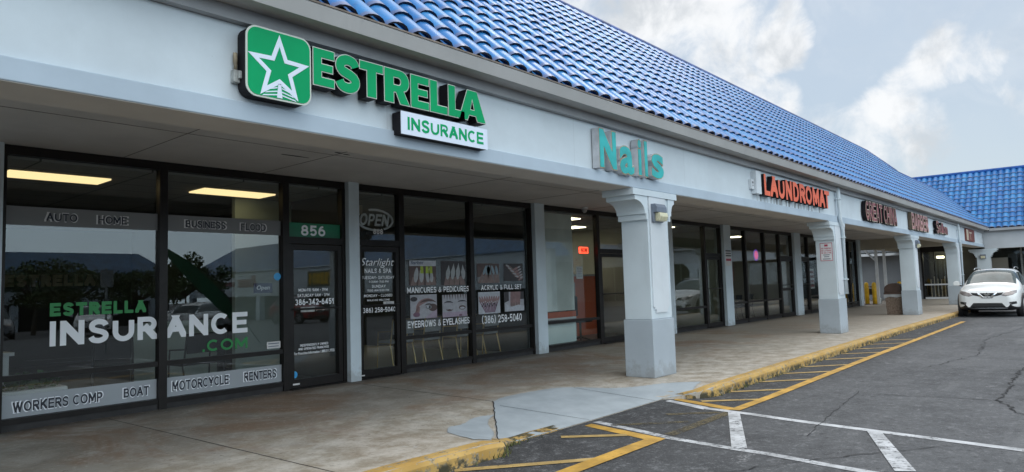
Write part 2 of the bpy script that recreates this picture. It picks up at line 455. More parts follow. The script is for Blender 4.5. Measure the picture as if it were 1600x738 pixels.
M['gold'] = plain('gold_metal', (0.50, 0.37, 0.16), 0.35, 0.0, 1, 0.6)
M['white'] = plain('white_paint', (0.72, 0.74, 0.76), 0.5, 0.06, 3)
M['vinyl_white'] = plain('white_vinyl', (0.86, 0.89, 0.93), 0.45)
M['vinyl_green'] = plain('green_vinyl', (0.015, 0.23, 0.055), 0.45)
M['vinyl_band'] = plain('green_band', (0.010, 0.17, 0.085), 0.4, 0.25, 2)
M['frost'] = plain('frosted_vinyl', (0.33, 0.36, 0.39), 0.55, 0.06, 1.0)
M['frost_top'] = plain('frosted_vinyl_top', (0.19, 0.195, 0.20), 0.6, 0.08, 1.0)
M['ink'] = plain('dark_ink', (0.016, 0.020, 0.035), 0.5)
M['grey_ink'] = plain('grey_ink', (0.20, 0.23, 0.27), 0.5)
M['sign_green'] = plain('sign_green', (0.002, 0.34, 0.125), 0.5, 0.06, 2, 0.0, 0.12)
M['sign_white'] = plain('sign_white', (0.70, 0.78, 0.90), 0.35, 0.03, 2)
M['sign_rim'] = plain('sign_rim', (0.58, 0.62, 0.56), 0.4)
M['sign_side'] = plain('sign_side', (0.009, 0.008, 0.011), 0.6, 0.0, 1, 0.0, 0.2)
M['teal'] = plain('teal_acrylic', (0.015, 0.40, 0.40), 0.4, 0.18, 4)
M['nails_rim'] = plain('gold_trim', (0.36, 0.27, 0.15), 0.5, 0.3, 8)
M['nails_side'] = plain('letter_return', (0.50, 0.52, 0.55), 0.5, 0.15, 5)
M['orange'] = plain('orange_acrylic', (0.80, 0.135, 0.045), 0.4, 0.1, 3)
M['maroon'] = plain('faded_maroon', (0.24, 0.075, 0.085), 0.55, 0.45, 3.5)
M['maroon_b'] = plain('faded_rose', (0.40, 0.20, 0.20), 0.55, 0.4, 4.0)
M['cream'] = plain('cream_trim', (0.55, 0.47, 0.36), 0.5, 0.15, 5)
M['galv'] = plain('galvanised', (0.36, 0.38, 0.37), 0.5, 0.3, 12, 0.2)
M['rust'] = plain('rusty_pipe', (0.28, 0.24, 0.17), 0.7, 0.4, 12)
M['lamp_body'] = plain('lamp_body', (0.16, 0.19, 0.24), 0.35, 0.2, 6)
M['lamp_lens'] = plain('lamp_lens', (0.62, 0.60, 0.42), 0.3, 0.12, 9)
M['sign_pink'] = plain('sign_red_ink', (0.42, 0.05, 0.10), 0.5)
M['paper'] = plain('paper', (0.62, 0.62, 0.62), 0.6, 0.05, 4)
M['blue_dot'] = plain('blue_sticker', (0.05, 0.36, 0.72), 0.4)
M['bollard'] = plain('bollard_yellow', (0.74, 0.44, 0.02), 0.5, 0.15, 6)
def pebble():
    n = NT('exposed_aggregate')
    v = n.N.new('ShaderNodeTexVoronoi'); v.inputs['Scale'].default_value = 55; n.L.new(n.P(), v.inputs['Vector'])
    n.color(n.mix(n.ramp(n.noise(40, 3), 0.3, 0.7), (0.10, 0.07, 0.05), (0.30, 0.23, 0.18)))
    n.rough(0.8); n.bump(v.outputs[0], 0.6, 0.01)
    return n.m
M['pebble'] = pebble()
M['hood'] = plain('brown_plastic', (0.075, 0.045, 0.035), 0.5, 0.2, 6)
M['grey_plastic'] = plain('grey_plastic', (0.36, 0.37, 0.38), 0.5, 0.1, 6)
def carpaint(name, col):
    n = NT(name)
    n.color(col); n.rough(0.25); n.b.inputs['Coat Weight'].default_value = 0.35; n.b.inputs['Coat Roughness'].default_value = 0.06
    return n.m
M['car_white'] = carpaint('car_white', (0.80, 0.82, 0.82))
M['car_silver'] = carpaint('car_silver', (0.34, 0.35, 0.36))
M['car_dark'] = carpaint('car_dark', (0.03, 0.033, 0.04))
M['car_red'] = carpaint('car_red', (0.28, 0.02, 0.02))
M['rubber'] = plain('rubber', (0.018, 0.018, 0.019), 0.75)
M['trim'] = plain('black_trim', (0.016, 0.016, 0.018), 0.5)
M['chrome'] = plain('chrome', (0.75, 0.77, 0.79), 0.12, 0, 1, 1.0)
M['alloy'] = plain('alloy', (0.42, 0.43, 0.44), 0.3, 0, 1, 0.8)
M['headlamp'] = plain('headlamp', (0.30, 0.27, 0.26), 0.08, 0.25, 6, 0.2, 0.9)
M['leaf'] = plain('leaves', (0.040, 0.085, 0.022), 0.6, 0.45, 1.6)
M['bark'] = plain('bark', (0.10, 0.08, 0.06), 0.9, 0.3, 6)
M['plant'] = plain('plant_leaf', (0.05, 0.12, 0.035), 0.5, 0.3, 8)
M['flag_green'] = plain('flag_green', (0.018, 0.16, 0.068), 0.7, 0.1, 2)
M['in_orange'] = plain('orange_counter', (0.55, 0.10, 0.03), 0.5)
M['blind'] = plain('pale_blind', (0.78, 0.84, 0.81), 0.7, 0.1, 2.0)
M['mint'] = plain('mint_board', (0.74, 0.88, 0.88), 0.6, 0.05, 2.0)
M['neon_red'] = emit('neon_red', (1.0, 0.07, 0.03), 2.2)
M['neon_pink'] = emit('neon_pink', (1.0, 0.12, 0.35), 0.5)
M['neon_violet'] = emit('neon_violet', (0.25, 0.14, 0.70), 0.3)
M['weed'] = plain('weed', (0.09, 0.10, 0.03), 0.8, 0.4, 9)
M['tan'] = stucco('tan_paint', (0.46, 0.42, 0.34), 0.2)
M['brown_sign'] = plain('brown_faded_sign', (0.18, 0.05, 0.04), 0.6, 0.3, 3)
M['trends_yellow'] = plain('banner_yellow', (0.55, 0.36, 0.02), 0.6)
# ------------------------------------------------------------------ helpers
class MB:
    def __init__(s):
        s.v, s.f, s.mi, s.uv = [], [], [], None
    def quad(s, *p, m=0):
        b = len(s.v); s.v += [tuple(q) for q in p]; s.f.append(tuple(range(b, b+len(p)))); s.mi.append(m)
        return s
    def box(s, x0, x1, y0, y1, z0, z1, m=0):
        b = len(s.v)
        s.v += [(x0,y0,z0),(x1,y0,z0),(x1,y1,z0),(x0,y1,z0),(x0,y0,z1),(x1,y0,z1),(x1,y1,z1),(x0,y1,z1)]
        for q in ((0,3,2,1),(4,5,6,7),(0,1,5,4),(1,2,6,5),(2,3,7,6),(3,0,4,7)):
            s.f.append(tuple(b+i for i in q)); s.mi.append(m)
        return s
    def prism(s, pts, f, d0, d1, m=0, caps=True):
        """pts: closed 2-D outline; f(u, v, d) -> xyz; extruded from d0 to d1"""
        b = len(s.v); n = len(pts)
        s.v += [tuple(f(u, v, d0)) for u, v in pts] + [tuple(f(u, v, d1)) for u, v in pts]
        for i in range(n):
            j = (i+1) % n
            s.f.append((b+i, b+j, b+n+j, b+n+i)); s.mi.append(m)
        if caps:
            s.f.append(tuple(b+i for i in range(n-1, -1, -1))); s.mi.append(m)
            s.f.append(tuple(b+n+i for i in range(n))); s.mi.append(m)
        return s
    def tube(s, path, r, seg=8, m=0, cap=True):
        path = [Vector(p) for p in path]
        rr = r if isinstance(r, (list, tuple)) else [r]*len(path)
        rings = []
        up = Vector((0, 0, 1))
        for i, p in enumerate(path):
            d = (path[min(i+1, len(path)-1)] - path[max(i-1, 0)]).normalized()
            a = d.cross(up)
            if a.length < 1e-3: a = d.cross(Vector((1, 0, 0)))
            a.normalize(); c = a.cross(d)
            b = len(s.v)
            for k in range(seg):
                t = 2*math.pi*k/seg
                s.v.append(tuple(p + (a*math.cos(t) + c*math.sin(t))*rr[i]))
            rings.append(b)
        for i in range(len(rings)-1):
            for k in range(seg):
                k2 = (k+1) % seg
                s.f.append((rings[i]+k, rings[i]+k2, rings[i+1]+k2, rings[i+1]+k)); s.mi.append(m)
        if cap:
            s.f.append(tuple(rings[0]+k for k in range(seg-1, -1, -1))); s.mi.append(m)
            s.f.append(tuple(rings[-1]+k for k in range(seg))); s.mi.append(m)
        return s
    def disc(s, c, n, r, m=0, seg=20, thick=0.004):
        c = Vector(c); n = Vector(n).normalized()
        return s.tube([c, c + n*thick], r, seg, m)
    def build(s, name, mats, parent=None, smooth=False, bevel=0.0, fix=True):
        off = woff(parent)
        me = bpy.data.meshes.new(name)
        me.from_pydata([(a-off[0], b-off[1], c-off[2]) for a, b, c in s.v], [], s.f)
        if not isinstance(mats, (list, tuple)): mats = [mats]
        for mm in mats: me.materials.append(mm)
        for p, i in zip(me.polygons, s.mi): p.material_index = i; p.use_smooth = smooth
        if fix:
            bm = bmesh.new(); bm.from_mesh(me)
            bmesh.ops.recalc_face_normals(bm, faces=bm.faces)
            bm.to_mesh(me); bm.free()
        o = bpy.data.objects.new(name, me)
        COL.objects.link(o)
        if parent is not None: o.parent = parent
        if bevel > 0:
            bv = o.modifiers.new('bevel', 'BEVEL'); bv.width = bevel; bv.segments = 2; bv.limit_method = 'ANGLE'; bv.angle_limit = R(40)
        return o

def woff(o):
    v = Vector((0, 0, 0))
    while o is not None:
        v += o.location; o = o.parent
    return v
def tag(o, label, cat, group=None):
    o['label'] = label; o['category'] = cat
    if group: o['group'] = group
    return o
def thing(name, loc, label, cat, group=None, rz=0.0):
    o = bpy.data.objects.new(name, None); COL.objects.link(o)
    o.location = loc; o.rotation_euler = (0, 0, rz); o.empty_display_size = 0.2
    return tag(o, label, cat, group)
def structure(o, kind='structure'):
    o['kind'] = kind
    return o
def copy_tree(o, parent=None):
    c = o.copy(); COL.objects.link(c)
    if parent is not None:
        c.parent = parent; c.matrix_parent_inverse = o.matrix_parent_inverse.copy()
    for ch in list(o.children): copy_tree(ch, c)
    return c

_font_cache = {}
def glyphs(body, bold=0.0, shear=0.0, depth=0.0, spacing=1.0):
    key = (body, bold, shear, depth, spacing)
    if key in _font_cache: return _font_cache[key]
    cu = bpy.data.curves.new('lettering', 'FONT')
    cu.body = body; cu.offset = bold; cu.shear = shear; cu.extrude = depth/2; cu.resolution_u = 3
    cu.space_character = spacing
    cu.fill_mode = 'BOTH'
    o = bpy.data.objects.new('lettering', cu); COL.objects.link(o)
    bpy.context.view_layer.update()
    me = bpy.data.meshes.new_from_object(o.evaluated_get(bpy.context.evaluated_depsgraph_get()))
    vs = [tuple(v.co) for v in me.vertices]
    fs = [(tuple(p.vertices), p.normal.z) for p in me.polygons]
    bpy.data.objects.remove(o); bpy.data.meshes.remove(me); bpy.data.curves.remove(cu)
    _font_cache[key] = (vs, fs)
    return vs, fs

def _stroke(path, w):
    L, Rr = [], []
    for i, (x, y) in enumerate(path):
        a = path[max(i-1, 0)]; b = path[min(i+1, len(path)-1)]
        d = math.hypot(b[0]-a[0], b[1]-a[1]) or 1
        nx, ny = -(b[1]-a[1])/d*w/2, (b[0]-a[0])/d*w/2
        L.append((x+nx, y+ny)); Rr.append((x-nx, y-ny))
    return L + Rr[::-1]
def _heavy(ch):
    'slab-weight capitals as closed outlines in a unit box'
    t = 0.30
    if ch == 'E': return [[(0,0),(1,0),(1,.26),(.42,.26),(.42,.385),(.93,.385),(.93,.615),(.42,.615),(.42,.74),(1,.74),(1,1),(0,1)]]
    if ch == 'L': return [[(0,0),(1,0),(1,.27),(.44,.27),(.44,1),(0,1)]]
    if ch == 'T': return [[(.29,0),(.71,0),(.71,.73),(1,.73),(1,1),(0,1),(0,.73),(.29,.73)]]
    if ch == 'A': return [[(0,0),(.33,0),(.385,.17),(.615,.17),(.67,0),(1,0),(.68,1),(.32,1)], [(.44,.38),(.50,.66),(.56,.38)]]
    if ch == 'R':
        o = [(0,0),(.38,0),(.38,.32),(.44,.32),(.60,0),(1,0),(.77,.39)]
        o += [(.62+.36*math.cos(R(a)), .67+.33*math.sin(R(a))) for a in range(-50, 91, 14)] + [(0,1)]
        h = [(.38,.56)] + [(.54+.09*math.cos(R(a)), .655+.095*math.sin(R(a))) for a in range(-90, 91, 20)] + [(.38,.75)]
        return [o, h]
    if ch == 'S':
        p = [(.90,.755),(.76,.85),(.56,.875),(.36,.845),(.24,.745),(.27,.635),(.42,.56),(.58,.505),(.74,.43),(.79,.30),(.70,.185),(.52,.125),(.32,.135),(.14,.225)]
        q = []
        for i in range(len(p)-1):
            p0, p1, p2, p3 = p[max(i-1,0)], p[i], p[i+1], p[min(i+2, len(p)-1)]
            for k in range(3):
                u = k/3
                q.append(tuple(0.5*((2*p1[c]) + (-p0[c]+p2[c])*u + (2*p0[c]-5*p1[c]+4*p2[c]-p3[c])*u*u + (-p0[c]+3*p1[c]-3*p2[c]+p3[c])*u**3) for c in (0, 1)))
        q.append(p[-1])
        return [_stroke(q, 0.265)]
def heavy(mb, ch, u0, u1, v0, v1, frame, depth, m_face=0, m_side=None, inset=0.0, w0=0.0):
    cu = bpy.data.curves.new('glyph', 'CURVE'); cu.dimensions = '2D'; cu.fill_mode = 'BOTH'
    cu.extrude = depth/2; cu.offset = -inset
    for pl in _heavy(ch):
        sp = cu.splines.new('POLY'); sp.points.add(len(pl)-1); sp.use_cyclic_u = True
        for q, (x, y) in zip(sp.points, pl): q.co = (u0+x*(u1-u0), v0+y*(v1-v0), 0, 1)
    o = bpy.data.objects.new('glyph', cu); COL.objects.link(o)
    bpy.context.view_layer.update()
    me = bpy.data.meshes.new_from_object(o.evaluated_get(bpy.context.evaluated_depsgraph_get()))
    b = len(mb.v)
    for v in me.vertices: mb.v.append(tuple(frame(v.co.x, v.co.y, w0 + v.co.z + depth/2)))
    for p in me.polygons:
        mb.f.append(tuple(b+i for i in p.vertices)); mb.mi.append(m_face if p.normal.z > 0.5 or m_side is None else m_side)
    bpy.data.objects.remove(o); bpy.data.meshes.remove(me); bpy.data.curves.remove(cu)
    return mb
def front(y):                                  # a sheet facing the car park
    return lambda u, v, w: (u, y - w, v)
def side(x):                                   # a sheet facing down the walkway (-x)
    return lambda u, v, w: (x - w, -u, v)

def letters0(mb, body, u0, u1, v0, v1, frame, depth=0.0, bold=0.0, shear=0.0, m_face=0, m_side=None, grow=0.0, w0=0.0, spacing=1.0, ref=None):
    """fit the text into the box [u0,u1]x[v0,v1] and add it to mb; grow adds to all sides in metres"""
    vs, fs = glyphs(body, bold, shear, depth and 0.1, spacing)
    rv = glyphs(ref, bold, shear, depth and 0.1, spacing)[0] if ref else vs
    a0, a1 = min(v[0] for v in vs), max(v[0] for v in vs)
    b0, b1 = min(v[1] for v in rv), max(v[1] for v in rv)
    z0, z1 = min(v[2] for v in vs), max(v[2] for v in vs)
    u0, u1, v0, v1 = u0-grow, u1+grow, v0-grow, v1+grow
    b = len(mb.v)
    for x, y, z in vs:
        u = u0 + (x-a0)/(a1-a0)*(u1-u0); v = v0 + (y-b0)/(b1-b0)*(v1-v0)
        w = w0 + ((z-z0)/(z1-z0)*depth if depth else 0.0)
        mb.v.append(tuple(frame(u, v, w)))
    for idx, nz in fs:
        if depth and nz < -0.5: continue
        mb.f.append(tuple(b+i for i in idx))
        mb.mi.append(m_face if nz > 0.5 or m_side is None else m_side)
    return mb

# a plain bold sans drawn with strokes: every capital as centre lines in a unit box, and its width
def _arc(cx, cy, rx, ry, a0, a1, n=12): return [(cx+rx*math.cos(R(a0+(a1-a0)*k/n)), cy+ry*math.sin(R(a0+(a1-a0)*k/n))) for k in range(n+1)]
def _spl(p, m=4):
    q = []
    for i in range(len(p)-1):
        p0, p1, p2, p3 = p[max(i-1, 0)], p[i], p[i+1], p[min(i+2, len(p)-1)]
        for k in range(m):
            u = k/m
            q.append(tuple(0.5*((2*p1[c]) + (-p0[c]+p2[c])*u + (2*p0[c]-5*p1[c]+4*p2[c]-p3[c])*u*u + (-p0[c]+3*p1[c]-3*p2[c]+p3[c])*u**3) for c in (0, 1)))
    return q + [p[-1]]
_S = _spl([(.97,.80),(.86,.94),(.62,1),(.38,1),(.12,.90),(.05,.74),(.16,.60),(.40,.53),(.66,.47),(.90,.37),(.97,.24),(.88,.09),(.62,0),(.36,0),(.13,.06),(0,.21)])
SF = {
 'A': (.82, [[(0,0),(.5,1)],[(.5,1),(1,0)],[(.2,.33),(.8,.33)]]),
 'B': (.70, [[(0,0),(0,1)],[(0,1),(.55,1)]+_arc(.58,.765,.34,.235,90,-90)+[(0,.53)],[(0,.53),(.58,.53)]+_arc(.60,.265,.40,.265,90,-90)+[(0,0)]]),
 'C': (.80, [_arc(.53,.5,.53,.5,48,312,18)]), 'D': (.78, [[(0,0),(0,1)],[(0,1),(.45,1)]+_arc(.48,.5,.52,.5,90,-90)+[(0,0)]]),
 'E': (.64, [[(0,0),(0,1)],[(0,1),(1,1)],[(0,.51),(.9,.51)],[(0,0),(1,0)]]), 'F': (.60, [[(0,0),(0,1)],[(0,1),(1,1)],[(0,.48),(.88,.48)]]),
 'G': (.84, [_arc(.53,.5,.53,.5,48,335,18)+[(1,.45)],[(.58,.45),(1,.45)]]), 'H': (.76, [[(0,0),(0,1)],[(1,0),(1,1)],[(0,.51),(1,.51)]]),
 'I': (.0, [[(.5,0),(.5,1)]]), 'J': (.56, [[(1,1),(1,.32)]+_arc(.5,.32,.5,.32,0,-170)]), 'K': (.76, [[(0,0),(0,1)],[(0,.34),(.92,1)],[(.36,.56),(1,0)]]),
 'L': (.58, [[(0,0),(0,1)],[(0,0),(1,0)]]), 'M': (.92, [[(0,0),(0,1)],[(0,1),(.5,.28)],[(.5,.28),(1,1)],[(1,1),(1,0)]]), 'N': (.78, [[(0,0),(0,1)],[(0,1),(1,0)],[(1,0),(1,1)]]),
 'O': (.88, [_arc(.5,.5,.5,.5,0,360,28)]), 'P': (.66, [[(0,0),(0,1)],[(0,1),(.55,1)]+_arc(.60,.72,.40,.28,90,-90)+[(0,.44)]]),
 'Q': (.88, [_arc(.5,.5,.5,.5,0,360,28),[(.6,.3),(1,0)]]), 'R': (.70, [[(0,0),(0,1)],[(0,1),(.55,1)]+_arc(.60,.73,.38,.27,90,-90)+[(0,.46)],[(.5,.46),(1,0)]]),
 'S': (.68, [_S]), 'T': (.70, [[(0,1),(1,1)],[(.5,0),(.5,1)]]), 'U': (.76, [[(0,1),(0,.4)]+_arc(.5,.4,.5,.4,180,360)+[(1,1)]]),
 'V': (.80, [[(0,1),(.5,0)],[(.5,0),(1,1)]]), 'W': (1.15, [[(0,1),(.25,0)],[(.25,0),(.5,.9)],[(.5,.9),(.75,0)],[(.75,0),(1,1)]]),
 'X': (.76, [[(0,0),(1,1)],[(0,1),(1,0)]]), 'Y': (.76, [[(0,1),(.5,.45)],[(1,1),(.5,.45)],[(.5,.5),(.5,0)]]), 'Z': (.68, [[(0,1),(1,1)],[(1,1),(0,0)],[(0,0),(1,0)]]),
 '0': (.62, [_arc(.5,.5,.5,.5,0,360,24)]), '1': (.30, [[(.8,0),(.8,1)],[(.8,1),(0,.76)]]), '2': (.60, [_arc(.5,.68,.48,.32,170,-30,12)+[(.05,0)],[(0,0),(1,0)]]),
 '3': (.60, [_arc(.46,.755,.44,.245,150,-90,12),_arc(.46,.255,.52,.255,90,-150,12)]), '4': (.66, [[(.72,0),(.72,1)],[(.72,1),(0,.27)],[(0,.27),(1,.27)]]),
 '5': (.60, [[(.92,1),(.14,1)],[(.14,1),(.08,.52)],_arc(.47,.31,.51,.31,120,-150,14)]), '6': (.62, [_arc(.5,.31,.5,.31,0,360,20),[(.02,.36)]+_spl([(.02,.36),(.14,.70),(.40,.93),(.80,1)])]),
 '7': (.60, [[(0,1),(1,1)],[(1,1),(.28,0)]]), '8': (.62, [_arc(.5,.755,.42,.245,0,360,18),_arc(.5,.265,.5,.265,0,360,20)]), '9': (.62, [_arc(.5,.69,.5,.31,0,360,20),_spl([(.98,.64),(.86,.30),(.60,.07),(.20,0)])]),
 '&': (.80, [_spl([(1,0),(.30,.66),(.24,.84),(.42,1),(.62,.86),(.55,.68),(.16,.44),(.02,.24),(.14,.05),(.42,0),(.72,.12),(.95,.46)])]),
 '(': (.26, [_spl([(1.1,1.14),(.35,.88),(0,.5),(.35,.12),(1.1,-.14)])]), ')': (.26, [_spl([(-.1,1.14),(.65,.88),(1,.5),(.65,.12),(-.1,-.14)])]), '-': (.30, [[(0,.45),(1,.45)]]), '.': (.0, [[(.5,0),(.5,.02)]]), ':': (.0, [[(.5,.08),(.5,.1)],[(.5,.62),(.5,.64)]]),
}
def _clip(poly, x0, x1, y0, y1):
    for ax, lim, sg in ((0, x0, 1), (0, x1, -1), (1, y0, 1), (1, y1, -1)):
        out = []
        for i in range(len(poly)):
            a, b = poly[i-1], poly[i]
            ia, ib = sg*(a[ax]-lim) >= -1e-9, sg*(b[ax]-lim) >= -1e-9
            if ia != ib:
                t = (lim-a[ax])/(b[ax]-a[ax]); out.append((a[0]+(b[0]-a[0])*t, a[1]+(b[1]-a[1])*t))
            if ib: out.append(b)
        poly = out
        if not poly: break
    return poly
def stroke_text(mb, body, u0, u1, v0, v1, frame, t=0.18, depth=0.0, m_face=0, m_side=None, w0=0.0, shear=0.0, gap=0.13, inset=0.0):
    H = v1-v0; T = t*H
    adv = []
    for c in body: adv.append(0.30*H if c == ' ' else SF[c][0]*(H-T) + T)
    tot = sum(adv) + gap*H*(len(body)-1)
    k = (u1-u0)/tot
    if len(body) == 1 or 'I' == body: pass
    x = u0; lay = 0
    for c, a in zip(body, adv):
        if c != ' ':
            cw = a*k
            tt = min(T, cw*0.9) if SF[c][0] == 0 else T
            tx = T*min(1.0, max(0.65, k)) if SF[c][0] > 0 else tt*min(1.0, max(0.65, k))
            xa, xb = x+tx/2, x+cw-tx/2
            lim = (x+inset, x+cw-inset, v0+inset, v1-inset) if c not in '()' else (x-1, x+cw+1, v0-H*0.15, v1+H*0.15)
            for st in SF[c][1]:
                pts = [(xa+(xb-xa)*px, v0+T/2+(H-T)*py) for px, py in st]
                tw = (tx+T)/2 - 2*inset
                if len(pts) == 2:
                    (ax, ay), (bx, by) = pts; L = math.hypot(bx-ax, by-ay) or 1e-6
                    dx, dy = (bx-ax)/L, (by-ay)/L
                    w_ = (tx*abs(dy) + T*abs(dx)) - 2*inset
                    e = T/2 - inset
                    if abs(dx) > .15 and abs(dy) > .15: w_ *= 0.95; e = T*0.9
                    nx, ny = -dy*w_/2, dx*w_/2
                    pl = [(ax-dx*e+nx, ay-dy*e+ny), (ax-dx*e-nx, ay-dy*e-ny), (bx+dx*e-nx, by+dy*e-ny), (bx+dx*e+nx, by+dy*e+ny)]
                    lj = 0.0007*((lay+1) % 5) if depth else 0.0
                    polys = [_clip(pl, lim[0]+lj, lim[1]-lj, lim[2]+lj, lim[3]-lj)]
                else:
                    side_ = []
                    closed = math.hypot(pts[0][0]-pts[-1][0], pts[0][1]-pts[-1][1]) < 1e-6
                    n = len(pts)
                    for i in range(n):
                        p = pts[(i-1) % (n-1)] if closed else pts[max(i-1, 0)]
                        q = pts[(i+1) % (n-1)] if closed and i+1 >= n else pts[min(i+1, n-1)]
                        if closed and i == n-1: q = pts[1]
                        L = math.hypot(q[0]-p[0], q[1]-p[1]) or 1e-6
                        nx, ny = -(q[1]-p[1])/L, (q[0]-p[0])/L
                        lj = 0.0007*((lay+1) % 5) if depth else 0.0
                        hx, hy = (tx/2-inset-lj)*nx, (T/2-inset-lj)*ny
                        side_.append(((pts[i][0]+hx, pts[i][1]+hy), (pts[i][0]-hx, pts[i][1]-hy)))
                    polys = [[side_[i][0], side_[i][1], side_[i+1][1], side_[i+1][0]] for i in range(n-1)]
                lay += 1
                for pl in polys:
                    if len(pl) < 3: continue
                    wl = w0 + (lay % 7)*0.00022
                    sh = [(p[0]+shear*(p[1]-v0-H*0.5), p[1]) for p in pl]
                    if depth:
                        b = len(mb.v); m = len(sh)
                        mb.v += [tuple(frame(p[0], p[1], w0)) for p in sh] + [tuple(frame(p[0], p[1], wl+depth)) for p in sh]
                        for i in range(m):
                            j = (i+1) % m
                            mb.f.append((b+i, b+j, b+m+j, b+m+i)); mb.mi.append(m_face if m_side is None else m_side)
                        mb.f.append(tuple(b+m+i for i in range(m))); mb.mi.append(m_face)
                    else:
                        b = len(mb.v)
                        mb.v += [tuple(frame(p[0], p[1], wl)) for p in sh]
                        mb.f.append(tuple(range(b, b+len(sh)))); mb.mi.append(m_face)
        x += a*k + gap*H*k
    return mb
def letters(mb, body, u0, u1, v0, v1, frame, depth=0.0, bold=0.0, shear=0.0, m_face=0, m_side=None, grow=0.0, w0=0.0, spacing=1.0, ref=None, inset=0.0):
    if all(c == ' ' or c in SF for c in body):
        t = 0.125 + bold*2.3
        if body == 'I': u0, u1 = (u0+u1)/2-(v1-v0)*t/2, (u0+u1)/2+(v1-v0)*t/2
        return stroke_text(mb, body, u0-grow, u1+grow, v0-grow, v1+grow, frame, t, depth, m_face, m_side, w0, shear, 0.13*spacing, inset)
    return letters0(mb, body, u0, u1, v0, v1, frame, depth, bold, shear, m_face, m_side, grow, w0, spacing, ref)

# ------------------------------------------------------------------ ground
LOT = -0.13
def lot_z(y): return LOT if y > -14 else LOT - 0.022*(-14-y)
mb = MB()
ys = [400, 30, 14.3, -14, -90, -400]
zs = [LOT, LOT, LOT, LOT, lot_z(-90), lot_z(-90)]
for i in range(len(ys)-1):
    mb.quad((-400, ys[i+1], zs[i+1]), (400, ys[i+1], zs[i+1]), (400, ys[i], zs[i]), (-400, ys[i], zs[i]))
structure(mb.build('parking_lot', M['asphalt'], fix=False))

# walkway: kerb line and the dropped kerb
EDGE = [(-8, -4.75), (3.67, -4.76), (4.75, -4.79), (4.98, -4.57), (5.47, -4.56), (6.58, -4.58), (8.10, -4.56), (8.40, -4.92), (8.60, -5.02),
        (10.68, -4.97), (14.1, -4.91), (20, -4.82), (27.8, -4.84), (44.0, -4.86), (45.6, -5.0)]
def edge_y(x):
    for (a, b), (c, d) in zip(EDGE, EDGE[1:]):
        if a <= x <= c: return b + (d-b)*(x-a)/(c-a)
    return -4.8
def sm(t): t = max(0.0, min(1.0, t)); return t*t*(3-2*t)
def walk_z(x, y):
    if not 4.3 < x < 9.2 or y > -3.3: return 0.0
    a = sm((x-4.55)/0.7) * (1 - sm((x-8.0)/0.75))
    b = max(0.0, min(1.0, (-3.35-y)/(4.56-3.35)))
    return -0.125*a*b
mb = MB()
def walk_grid(mb, xs, nrow, ytop, dz=0.0, clip=None):
    idx = {}
    for i, x in enumerate(xs):
        e = edge_y(x)
        for j in range(nrow+1):
            y = ytop + (e-ytop)*j/nrow
            idx[i, j] = len(mb.v); mb.v.append((x, y, walk_z(x, y)+dz))
    for i in range(len(xs)-1):
        for j in range(nrow):
            q = (idx[i, j], idx[i, j+1], idx[i+1, j+1], idx[i+1, j])
            if clip:
                cx = sum(mb.v[k][0] for k in q)/4; cy = sum(mb.v[k][1] for k in q)/4
                if not clip(cx, cy): continue
            mb.f.append(q); mb.mi.append(0)
xs_a = [-8, -2, 3.67, 4.3]
xs_b = [4.3 + i*0.1 for i in range(1, 50)]
xs_c = [9.3, 10.68, 14.1, 20, 27.8, 36, 44.0, 45.6]
walk_grid(mb, xs_a + xs_b + xs_c, 24, 0.4)
# drop face down into the lot
allx = xs_a + xs_b + xs_c
for a, b in zip(allx, allx[1:]):
    ya, yb = edge_y(a), edge_y(b)
    mb.quad((a, ya, walk_z(a, ya)), (a, ya, -0.3), (b, yb, -0.3), (b, yb, walk_z(b, yb)))
mb.quad((35.7, 0.4, 0), (45.6, 0.4, 0), (45.6, 14, 0), (35.7, 14, 0))
mb.quad((45.6, -5.0, 0), (45.6, 14, 0), (49.2, 14, 0), (49.2, -5.0, 0))
mb.quad((44.0, -4.86, 0), (45.6, -5.0, 0), (44.0, -5.0, 0))
mb.quad((44.0, -36, 0), (49.2, -36, 0), (49.2, -5.0, 0), (44.0, -5.0, 0))
mb.quad((44.0, -36, 0), (44.0, -5.0, 0), (44.0, -5.0, -0.3), (44.0, -36, -0.3))
structure(mb.build('walkway', M['walk']))

# control joints across the slab
mb = MB()
def joint(x0, y0, x1, y1, w=0.012, n=14, dz=0.002, wob=0.0):
    p = []
    for i in range(n+1):
        t = i/n; x = x0+(x1-x0)*t + random.uniform(-wob, wob); y = y0+(y1-y0)*t
        p.append((x, y))
    L = math.hypot(x1-x0, y1-y0); nx, ny = -(y1-y0)/L*w/2, (x1-x0)/L*w/2
    for (a, b), (c, d) in zip(p, p[1:]):
        mb.quad((a-nx, b-ny, walk_z(a, b)+dz), (c-nx, d-ny, walk_z(c, d)+dz), (c+nx, d+ny, walk_z(c, d)+dz), (a+nx, b+ny, walk_z(a, b)+dz))
joint(6.47, -0.15, 6.28, -3.25, 0.014)
joint(6.28, -3.27, 4.72, -4.78, 0.011, 26, 0.007, 0.012)
joint(7.70, -3.45, 7.92, -4.56, 0.010, 14, 0.007)
joint(6.15, -3.5, 6.45, -4.56, 0.008, 14, 0.007)
for x in (-0.2, 3.1, 10.9, 14.2, 17.4, 20.6, 23.8, 27, 30.2, 33.4):
    joint(x, -0.15, x+0.1, edge_y(x)+0.17, 0.010)
structure(mb.build('slab_joints', M['crack']))

